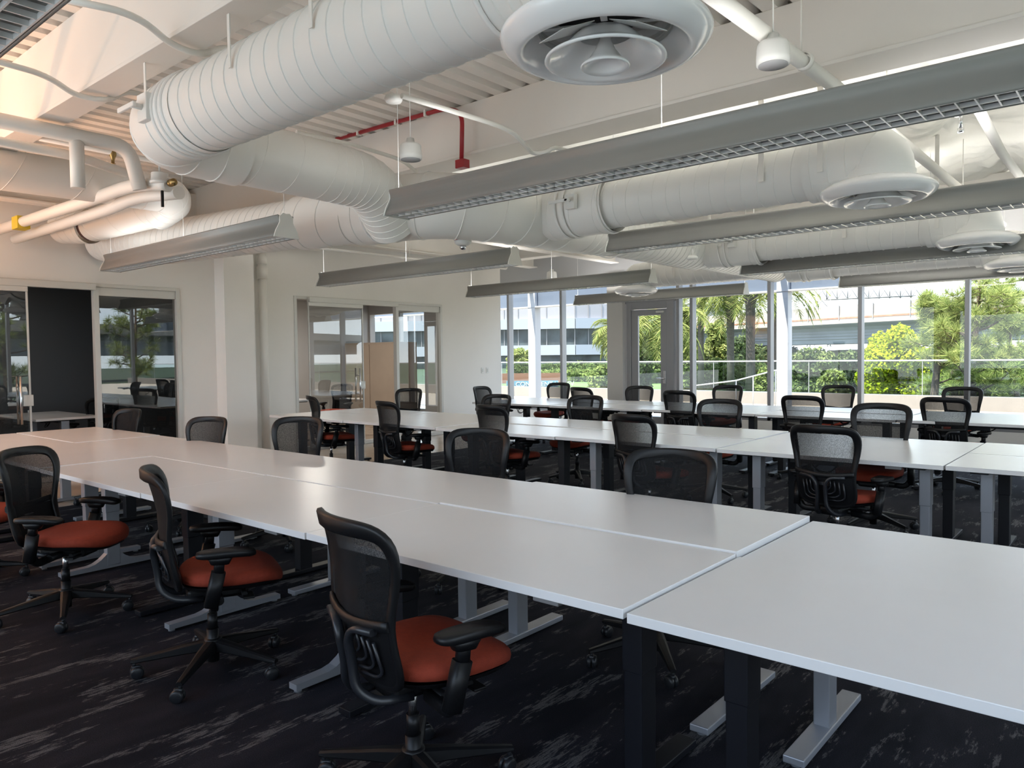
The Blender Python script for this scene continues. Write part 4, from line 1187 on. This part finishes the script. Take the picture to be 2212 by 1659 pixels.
# eaves
eb = thing('canopy_beam', 'blue-grey steel beam outside above the windows', 'beam', (-3, 14.5, 2.62))
MB().box(-20, 15, -.02, .02, .03, .50).build('web', ext_blue_shaded, eb)
MB().box(-20, 15, -.12, .12, 0, .03).build('flange', ext_steel, eb)
for i, (px, lab) in enumerate(((1155, 'white steel column outside the corner windows'), (1694, 'white steel column outside the middle windows'), (2700, 'white steel column outside beyond the right edge'))):
    p = at_y(px, 780, 14.5)
    o = thing('steel_column', lab, 'column', (p.x, 14.5, 0))
    MB().box(-.11, .11, -.11, .11, 0, 3.3, .004).build('shaft', ext_steel, o)
    MB().box(-.02, .02, -1.9, -.1, 3.0, 3.12).box(-.06, .06, -1.9, -.1, 2.98, 3.0).build('strut', ext_steel, o)
# parapet and glass rail
pa = MB().box(-40, 30, 21.0, 21.3, -.3, .34, .01)
struct('wall_parapet', pa, parapet_m)
rl = thing('glass_railing', 'clear glass balustrade with a white top rail along the terrace', 'railing', (0, 21.1, 0))
MB().box(-38, 28, -.03, .03, 1.195, 1.232, .01).build('top_rail', ext_steel, rl)
MB().add([(-38, 0, .34), (28, 0, .34), (28, 0, 1.19), (-38, 0, 1.19)], [[0, 1, 2, 3]]).build('glass_panel', rail_glass, rl)
for k in range(24): MB().box(-38 + k * 2.8 - .005, -38 + k * 2.8 + .005, -.01, .01, .34, 1.19).build('post', ext_steel, rl)
hr = thing('handrail', 'sloping white metal handrail on the terrace', 'handrail', (0, 0, 0))
a = at_d(1503, 833, 17.0); b = at_d(1505, 832, 17.2); c = at_d(1590, 822, 18.2); d = at_d(1675, 800, 19.0); e2 = at_d(1705, 798, 19.2)
MB().sweep([a, c, d, e2], .016, 8).build('rail', ext_steel, hr)
for q in (a, c, at_d(1627, 812, 18.6), d): MB().cyl(q, (q.x, q.y, -.01), .014, 8).build('post', ext_steel, hr)
# utility box on the terrace
# sign board
sg = thing('sign_board', 'blue-grey board with white capitals below the corner windows', 'sign', at_d(1150, 829, 30.5))
sg.rotation_euler = (0, 0, YAW)
MB().box(-1.05, 1.05, 0, .06, -.17, .12).build('board', sign_blue, sg)
tx = bpy.data.curves.new('lettering', 'FONT'); tx.body = 'CONTINENTAL DEV'; tx.size = .26; tx.extrude = .004; tx.align_x = 'LEFT'
_tmp = bpy.data.objects.new('tmp', tx); COL.objects.link(_tmp); tx.materials.append(sign_white)
bpy.context.view_layer.update()
_me = bpy.data.meshes.new_from_object(_tmp.evaluated_get(bpy.context.evaluated_depsgraph_get())); bpy.data.objects.remove(_tmp)
to = bpy.data.objects.new('lettering', _me); COL.objects.link(to); to.parent = sg; to.location = (-.68, -.012, -.10); to.rotation_euler = (math.radians(90), 0, 0)
for x_ in (-.9, .9): MB().box(x_ - .03, x_ + .03, .06, .10, -.60, .1).build('post', steel_post, sg)
for i in range(3): MB().box(-.98 + i * .02, -.80 - i * .02, -.012, 0, -.08 + i * .05, -.055 + i * .05).build('emblem_bar', sign_white, sg)
bf_ = thing('timber_fence', 'low red-brown fence behind the sign board', 'fence', at_d(1150, 815, 33)); bf_.rotation_euler = (0, 0, YAW)
MB().box(-2.2, 1.4, 0, .08, -.25, .18).build('panel', brick_m, bf_)

# neighbouring office block ------------------------------------------------
D = 105
nbp = at_d(1243, 770, D); 
nb_ = thing('office_building', 'white banded office block beyond the hedges at the left', 'building', (nbp.x, nbp.y, 0), YAW)
def face_u(a_deg, x0, x1, z0, z1, m, name, off=0.0, par=None, th=.3):
    M = Matrix.Rotation(math.radians(a_deg), 4, 'Z')
    return MB().box(x0, x1, off, off + th, z0, z1, 0, M).build(name, m, par)
for (ang, x0, x1) in ((-8, -34, 0), (14, 0, 26)):
    face_u(ang, x0, x1, -.3, 1.5, bld_glass, 'window_band', .25, nb_)
    face_u(ang, x0, x1, 1.5, 2.9, bld_white, 'wall_band', -.3, nb_, 1.0)
    face_u(ang, x0, x1, 2.9, 5.15, bld_glass, 'window_band', .25, nb_)
    face_u(ang, x0, x1, 5.15, 6.6, bld_white, 'wall_band', -.3, nb_, 1.0)
    face_u(ang, x0, x1, 6.6, 8.6, bld_panel, 'parapet_panels', .1, nb_)
    M = Matrix.Rotation(math.radians(ang), 4, 'Z')
    mm = MB()
    k = x0
    while k < x1:
        mm.box(k - .05, k + .05, .15, .26, 2.9, 5.15, 0, M); mm.box(k - .04, k + .04, .02, .12, 6.6, 8.6, 0, M); k += 2.0
    mm.build('mullion_grid', steel_post, nb_)
    MB().box(x0, x1, .5, 12, -.3, 8.4, 0, M).build('core', bld_panel, nb_)

# viaduct -----------------------------------------------------------------
va, vb = at_d(1560, 760, 70), at_d(2060, 760, 50)
vd = Vector((vb.x - va.x, vb.y - va.y, 0)); vdir = vd.normalized()
va2 = va - vdir * 6; vb2 = vb + vdir * 22
vo = thing('viaduct', 'grey concrete motorway viaduct crossing beyond the trees', 'bridge', (va2.x, va2.y, 0), math.atan2(vdir.y, vdir.x))
VL = (vb2 - va2).length
prof = [(0, 3.95), (0, 3.55), (.55, 3.35), (.75, 3.1), (.80, 2.1), (6, 2.1), (6, 3.95)]
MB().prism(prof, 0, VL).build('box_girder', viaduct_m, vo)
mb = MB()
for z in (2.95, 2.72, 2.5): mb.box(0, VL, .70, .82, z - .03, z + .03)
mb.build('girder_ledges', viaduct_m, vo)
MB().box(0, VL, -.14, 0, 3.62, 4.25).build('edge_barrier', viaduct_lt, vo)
MB().box(0, VL, -.16, -.14, 3.98, 4.10).build('rust_band', rust_m, vo)
for k in range(int(VL / 3)): MB().box(k * 3.0 + 1.2, k * 3.0 + 1.26, -.2, -.14, 3.9, 5.05).build('fence_post', steel_post, vo)
fm = bpy.data.materials.new('sound_fence_sheet'); fm.use_nodes = True
fm.node_tree.nodes['Principled BSDF'].inputs['Base Color'].default_value = (.34, .29, .26, 1); fm.node_tree.nodes['Principled BSDF'].inputs['Roughness'].default_value = .8
MB().box(0, VL, -.10, -.06, 4.2, 4.98).build('fence_screen', fm, vo)
for k in (8.0, 26.0, 42.0):
    MB().box(k, k + 2.2, 1.8, 4.2, -.3, 2.2, .2).build('pier', viaduct_m, vo)
# embankment wall below
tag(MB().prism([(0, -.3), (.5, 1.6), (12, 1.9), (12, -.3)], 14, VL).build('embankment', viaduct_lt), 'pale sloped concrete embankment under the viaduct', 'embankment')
eo = bpy.data.objects['embankment']; eo.location = vo.location + Vector((-vdir.y, vdir.x, 0)) * 4.0; eo.rotation_euler = vo.rotation_euler

# pylon gantry above the viaduct
pg = thing('power_pylon', 'grey lattice pylon and cross arm above the viaduct', 'pylon', at_d(1800, 640, 120)); pg.rotation_euler = (0, 0, YAW - .1)
pm = MB()
def bar(a_, b_, r_=.09): pm.cyl(a_, b_, r_, 5)
x0, x1 = -1, 12.5
for z in (-.5, 1.9): 
    for y in (0, 1.2): bar((x0, y, z), (x1, y, z + .35))
for k in range(9):
    x = x0 + k * 1.6
    bar((x, 0, -.5), (x, 0, 2.0)); bar((x, 0, -.5), (x + 1.6, 0, 2.0), .06); bar((x, 0, 2.0), (x + 1.6, 0, -.5), .06)
for s in (-1, 1):
    bar((-1 + s * 1.6 - 1, .6, -pg.location.z - .3), (-1 + s * 1.6 - 1, .6, -8), .12)
    bar((-1 + s * 1.6 - 1, 0, -8), (-1 + s * .5, 0, 2)); bar((-1 + s * 1.6 - 1, 1.5, -8), (-1 + s * .5, 1, 2))
for k in range(6):
    z = -8 + k * 1.6; w0 = 1.6 - 1.1 * k / 6; w1 = 1.6 - 1.1 * (k + 1) / 6
    bar((-1.8 - w0, 0, z), (-1.6 + w1, 0, z + 1.6), .06); bar((-1.8 + w0, 0, z), (-1.6 - w1, 0, z + 1.6), .06)
pm.build('lattice', steel_post, pg)

# vegetation -----------------------------------------------------------------
def leaf_cloud(cs, n, size, aspect=.5, seed=1, up=0.25, shell=.55):
    """leaf quads filling several ellipsoids: cs = [(centre, radii)]"""
    rng = np.random.default_rng(seed)
    vol = np.array([r[0] * r[1] * r[2] for _, r in cs]) ** (2 / 3); vol = vol / vol.sum()
    idx = rng.choice(len(cs), n, p=vol)
    C = np.array([c_ for c_, _ in cs])[idx]; Rr = np.array([r for _, r in cs])[idx]
    d = rng.normal(size=(n, 3)); d /= np.linalg.norm(d, axis=1)[:, None]
    rad = shell + (1 - shell) * rng.random(n) ** .6
    bump_ = 1 + .12 * np.sin(d[:, 0] * 9 + idx) * np.sin(d[:, 2] * 8 + idx * 2)
    P = C + d * Rr * (rad * bump_)[:, None]
    nrm = d + rng.normal(size=(n, 3)) * .7 + np.array([0, 0, up]); nrm /= np.linalg.norm(nrm, axis=1)[:, None]
    t1 = np.cross(nrm, rng.normal(size=(n, 3))); t1 /= np.linalg.norm(t1, axis=1)[:, None]; t2 = np.cross(nrm, t1)
    s = size * (.6 + .8 * rng.random(n))[:, None]
    V = np.empty((n, 4, 3)); V[:, 0] = P - t1 * s; V[:, 1] = P + t2 * s * aspect; V[:, 2] = P + t1 * s; V[:, 3] = P - t2 * s * aspect
    return V.reshape(-1, 3)
def quads_obj(name, V, m, parent=None):
    n = len(V) // 4
    me = bpy.data.meshes.new(name); me.vertices.add(n * 4); me.vertices.foreach_set('co', V.astype(np.float32).ravel())
    me.loops.add(n * 4); me.loops.foreach_set('vertex_index', np.arange(n * 4, dtype=np.int32))
    me.polygons.add(n); me.polygons.foreach_set('loop_start', np.arange(0, n * 4, 4, dtype=np.int32))
    me.polygons.foreach_set('loop_total', np.full(n, 4, dtype=np.int32)); me.update(calc_edges=True); me.materials.append(m)
    o = bpy.data.objects.new(name, me); COL.objects.link(o)
    if parent: o.parent = parent
    return o
def bush(name, label, cat, px, top, w_px, dist, m, n, size, seed, base_z=-.3, squash=1.0, group=None, depth=.8):
    ct = at_d(px, top, dist); wr = w_px / F_PX * dist / 2; h_ = ct.z - base_z
    o = thing(name, label, cat, (ct.x, ct.y, base_z), 0, group)
    rng = random.Random(seed); cs = []
    right = Vector((math.cos(YAW), math.sin(YAW), 0)); fwd = Vector((-math.sin(YAW), math.cos(YAW), 0))
    rr0 = .26 * min(wr * 1.3, h_)
    nu = max(3, int(2 * wr / rr0)); nz = max(2, int(h_ / rr0))
    for iu in range(nu):
        u = -1 + (iu + .5) * 2 / nu
        top = h_ * (1 - .38 * squash * abs(u) ** 2.2) * rng.uniform(.93, 1.0)
        for iz in range(nz):
            z = (iz + .5) / nz * (top - rr0) + rr0 * .45
            if iz == nz - 1: z = top - rr0
            rr = rr0 * rng.uniform(.85, 1.25)
            if iz == nz - 1: rr = min(rr, rr0 * 1.05)
            p = right * (u * (wr - rr * .6) + rng.uniform(-.2, .2) * rr) + fwd * rng.uniform(-.35, .35) * wr * depth
            cs.append(((p.x, p.y, max(z, rr * .6)), (rr, rr, rr)))
    quads_obj('foliage', leaf_cloud(cs, n, size, .55, seed), m, o)
    MB().cyl((0, 0, 0), (0, 0, h_ * .6), max(.04, wr * .05), 8).build('trunk', pine_bark, o)
    return o
bush('round_hedge', 'large yellow-green rounded shrub beyond the terrace rail', 'shrub', 1935, 700, 165, 25, leaf_yellow, 26000, .060, 11)
bush('hedge', 'dark green hedge right of the white outdoor column', 'hedge', 1752, 742, 110, 30, leaf_mid, 9000, .075, 12, squash=.4)
bush('hedge', 'shaded hedge under the viaduct, left of the round shrub', 'hedge', 1838, 755, 90, 32, leaf_dark, 6000, .09, 13, squash=.3)
bush('hedge', 'light green shrub low in front of the hedge right of the column', 'shrub', 1800, 792, 60, 26, leaf_light, 3500, .06, 26)
bush('broadleaf_tree', 'light green bushy tree between the palm trunks', 'tree', 1548, 680, 66, 38, leaf_light, 9000, .10, 14, squash=1.6)
bush('broadleaf_tree', 'dark green tree behind the palm trunks', 'tree', 1605, 718, 90, 48, leaf_dark, 7000, .13, 15)
bush('broadleaf_tree', 'bright leafy tree seen through the narrow window beside the door', 'tree', 1478, 655, 62, 36, leaf_light, 9000, .10, 16, squash=1.0)
bush('broadleaf_tree', 'dense green tree seen through the door glass', 'tree', 1425, 712, 100, 44, leaf_mid, 9000, .12, 17)
bush('broadleaf_tree', 'tall grey-green tree at the left side of the door glass', 'tree', 1386, 668, 46, 33, leaf_dark, 5000, .10, 27)
bush('hedge', 'green hedge behind the handrail', 'hedge', 1560, 772, 200, 36, leaf_mid, 8000, .10, 18, squash=.3, depth=.3)
bush('hedge', 'yellow-green bush at the left edge of the corner windows', 'shrub', 1124, 748, 60, 50, leaf_light, 5000, .14, 19)
bush('hedge', 'long dark hedge in front of the office block', 'hedge', 1235, 782, 190, 55, leaf_mid, 8000, .17, 20, squash=.2, depth=.2)
bush('hedge', 'low yellow-green hedge below the dark hedge', 'hedge', 1240, 797, 190, 48, leaf_light, 6000, .12, 21, squash=.2, depth=.2)
bush('hedge', 'dark tree line far behind the palms', 'hedge', 1520, 745, 420, 66, leaf_dark, 12000, .24, 22, squash=.2, depth=.15)
bush('hedge', 'green shrubs at the right edge beyond the rail', 'shrub', 2150, 770, 240, 29, leaf_mid, 14000, .08, 23, squash=.2)
bush('hedge', 'pale shrub beside the column handrail', 'shrub', 1655, 788, 50, 26, leaf_light, 4500, .07, 24)
bush('hedge', 'spiky light shrub right of the corner windows', 'shrub', 1300, 786, 60, 30, leaf_light, 4500, .09, 25)

def strips(name, segs, m, parent):
    """segs: list of (p0, p1, width) thin blades as quads"""
    V = []
    for p0, p1, w_ in segs:
        d = (p1 - p0); s = d.cross(Vector((random.uniform(-1, 1), random.uniform(-1, 1), random.uniform(.2, 1)))).normalized() * w_
        V += [p0 - s * .5, p1 - s * .15, p1 + s * .15, p0 + s * .5]
    return quads_obj(name, np.array([tuple(v) for v in V]), m, parent)
def palm(px, top_py, dist, tw, label, seed, drop=1.0, base=-.3, fl=1.0):
    rnd = random.Random(seed); ct = at_d(px, top_py, dist); h_ = ct.z - base
    o = thing('palm_tree', label, 'tree', (ct.x, ct.y, base), 0, 'date palms beyond the terrace')
    r = tw / F_PX * dist / 2
    pts = [(0, 0, h_ * t_) for t_ in (0, .25, .5, .75, .9, 1)]
    MB().sweep(pts, [r * 1.1, r, r * .95, r, r * 1.05, r * 1.5], 14).build('trunk', bark, o)
    MB().sweep([(0, 0, h_ * .97), (0, 0, h_ + r * 1.5), (0, 0, h_ + r * 4), (0, 0, h_ + r * 5)], [r * 1.2, r * 2.0, r * 2.0, r * .8], 14).build('boot_crown', bark, o)
    segs = []
    for i in range(30):
        az = rnd.uniform(0, 2 * math.pi); el = rnd.uniform(-.35, 1.1); L = rnd.uniform(1.9, 2.7) * fl
        p = Vector((0, 0, h_ + r * 4)); d = Vector((math.cos(az) * math.cos(el), math.sin(az) * math.cos(el), math.sin(el)))
        side = Vector((-math.sin(az), math.cos(az), 0)); N = 16
        for k in range(N):
            q = p + d * (L / N); segs.append((p, q, .03))
            ll = .42 * math.sin(math.pi * min(1, (k + 2) / (N + 1))) + .08
            for s in (-1, 1):
                for j in range(2):
                    b0 = p.lerp(q, j * .5); segs.append((b0, b0 + side * s * ll + d * .22 + Vector((0, 0, -.10 * rnd.random())), .035))
            p = q; d = (d + Vector((0, 0, -.12 * drop))).normalized()
    strips('fronds', segs, leaf_palm, o)
palm(1514, 655, 35, 13, 'slim palm, leftmost of the three behind the handrail', 31)
palm(1578, 668, 34, 16, 'middle palm of the three, behind the handrail', 32)
palm(1621, 640, 31, 20, 'thickest palm, just left of the white outdoor column', 33)
palm(1672, 655, 33, 17, 'palm hidden behind the mullion and white column', 34)
palm(1438, 720, 30, 15, 'low palm with arching fronds seen through the door glass', 35, drop=1.3)
palm(1335, 735, 30, 12, 'palm peeking out beside the wall pier', 36, drop=1.2, fl=.5)

def pine(px, py_top, dist, label, seed, n_br, spread, z0=-.3, loc=None, height=None):
    rnd = random.Random(seed)
    if loc is None: ct = at_d(px, py_top, dist); h_ = ct.z - z0; L0 = (ct.x, ct.y, z0)
    else: L0 = loc; h_ = height
    o = thing('pine_tree', label, 'tree', L0, 0, None)
    lean = Vector((rnd.uniform(-.05, .05), rnd.uniform(-.05, .05), 1))
    tr_ = [Vector((math.sin(t_ * 5 + seed) * .10 * h_ / 5, math.cos(t_ * 4 + seed) * .08 * h_ / 5, h_ * t_)) for t_ in [i / 8 for i in range(9)]]
    MB().sweep(tr_, [.12 * (1 - .75 * i / 8) for i in range(9)], 10).build('trunk', pine_bark, o)
    br = MB(); segs = []
    for i in range(n_br):
        t_ = rnd.uniform(.18, 1.0); k = min(7, int(t_ * 8)); b0 = tr_[k].lerp(tr_[k + 1], t_ * 8 - k)
        az = rnd.uniform(0, 2 * math.pi); L = spread * (1.15 - .65 * t_) * rnd.uniform(.5, 1.1)
        d = Vector((math.cos(az), math.sin(az), rnd.uniform(-.05, .45))).normalized()
        p = b0; pts = [p]
        for q in range(4):
            p = p + d * (L / 4); d = (d + Vector((rnd.uniform(-.3, .3), rnd.uniform(-.3, .3), rnd.uniform(-.05, .25)))).normalized(); pts.append(p)
            if q >= 1:
                for _ in range(2):
                    sp_ = p + Vector((rnd.gauss(0, 1), rnd.gauss(0, 1), rnd.gauss(0.3, .6))) * .14
                    br.sweep([p, sp_], [.010, .006], 5, caps=False); tuft(segs, sp_, d, rnd)
        br.sweep(pts, [.032, .026, .02, .015, .01], 6, caps=False); tuft(segs, p, d, rnd)
    br.build('branches', pine_bark, o)
    strips('needles', segs, leaf_pine, o)
def tuft(segs, p, d, rnd):
    for _ in range(54):
        v = Vector((rnd.gauss(0, 1), rnd.gauss(0, 1), rnd.gauss(0, 1))).normalized(); v = (v + d * .5 + Vector((0, 0, .3))).normalized()
        segs.append((p, p + v * rnd.uniform(.17, .30), .013))
pine(2108, 596, 19, 'tall pine with a dark trunk behind the rightmost mullion', 41, 46, 1.25)
pine(2025, 640, 20.5, 'pine with loose needle tufts left of the rightmost mullion', 42, 34, .75)
pine(2175, 610, 23, 'pine at the right edge with drooping tufts', 43, 34, 1.2)
pine(2060, 775, 18.3 + 4, 'low young pine under the mullion beyond the rail', 44, 16, .8)
pine(2195, 780, 22.6, 'low young pine at the right edge beyond the rail', 45, 16, .8)
pine(2125, 772, 22.4, 'low tufted pine between the two young ones', 46, 14, .7)
# trees east of the building: they show in the office glass
for i, (x, y, h_, lab) in enumerate(((9.0, 8.3, 4.6, 'pine outside the east windows, mirrored in the office glass, left one'), (10.5, 13.2, 4.2, 'pine outside the east windows, mirrored in the office glass, middle one'), (11.0, 18.0, 4.4, 'pine northeast of the building mirrored in the second office glass'))):
    pine(0, 0, 0, lab, 51 + i, 26, 1.5, loc=(x, y, -.3), height=h_)
ev = thing('viaduct', 'stretch of viaduct east of the building, mirrored in the office glass', 'bridge', (26, -20, 0), math.radians(68))
MB().prism([(0, 3.95), (0, 3.55), (-.55, 3.35), (-.8, 3.1), (-.8, 1.9), (-6, 1.9), (-6, 3.95)], 0, 90).build('box_girder', viaduct_m, ev)
MB().box(0, 90, 0, .14, 3.62, 4.4).build('edge_barrier', viaduct_lt, ev)
for k in (14., 40., 66.): MB().box(k, k + 2, -4, -2, -.3, 2.0, .2).build('pier', viaduct_m, ev)

# what stands off to the sides is left to the sky
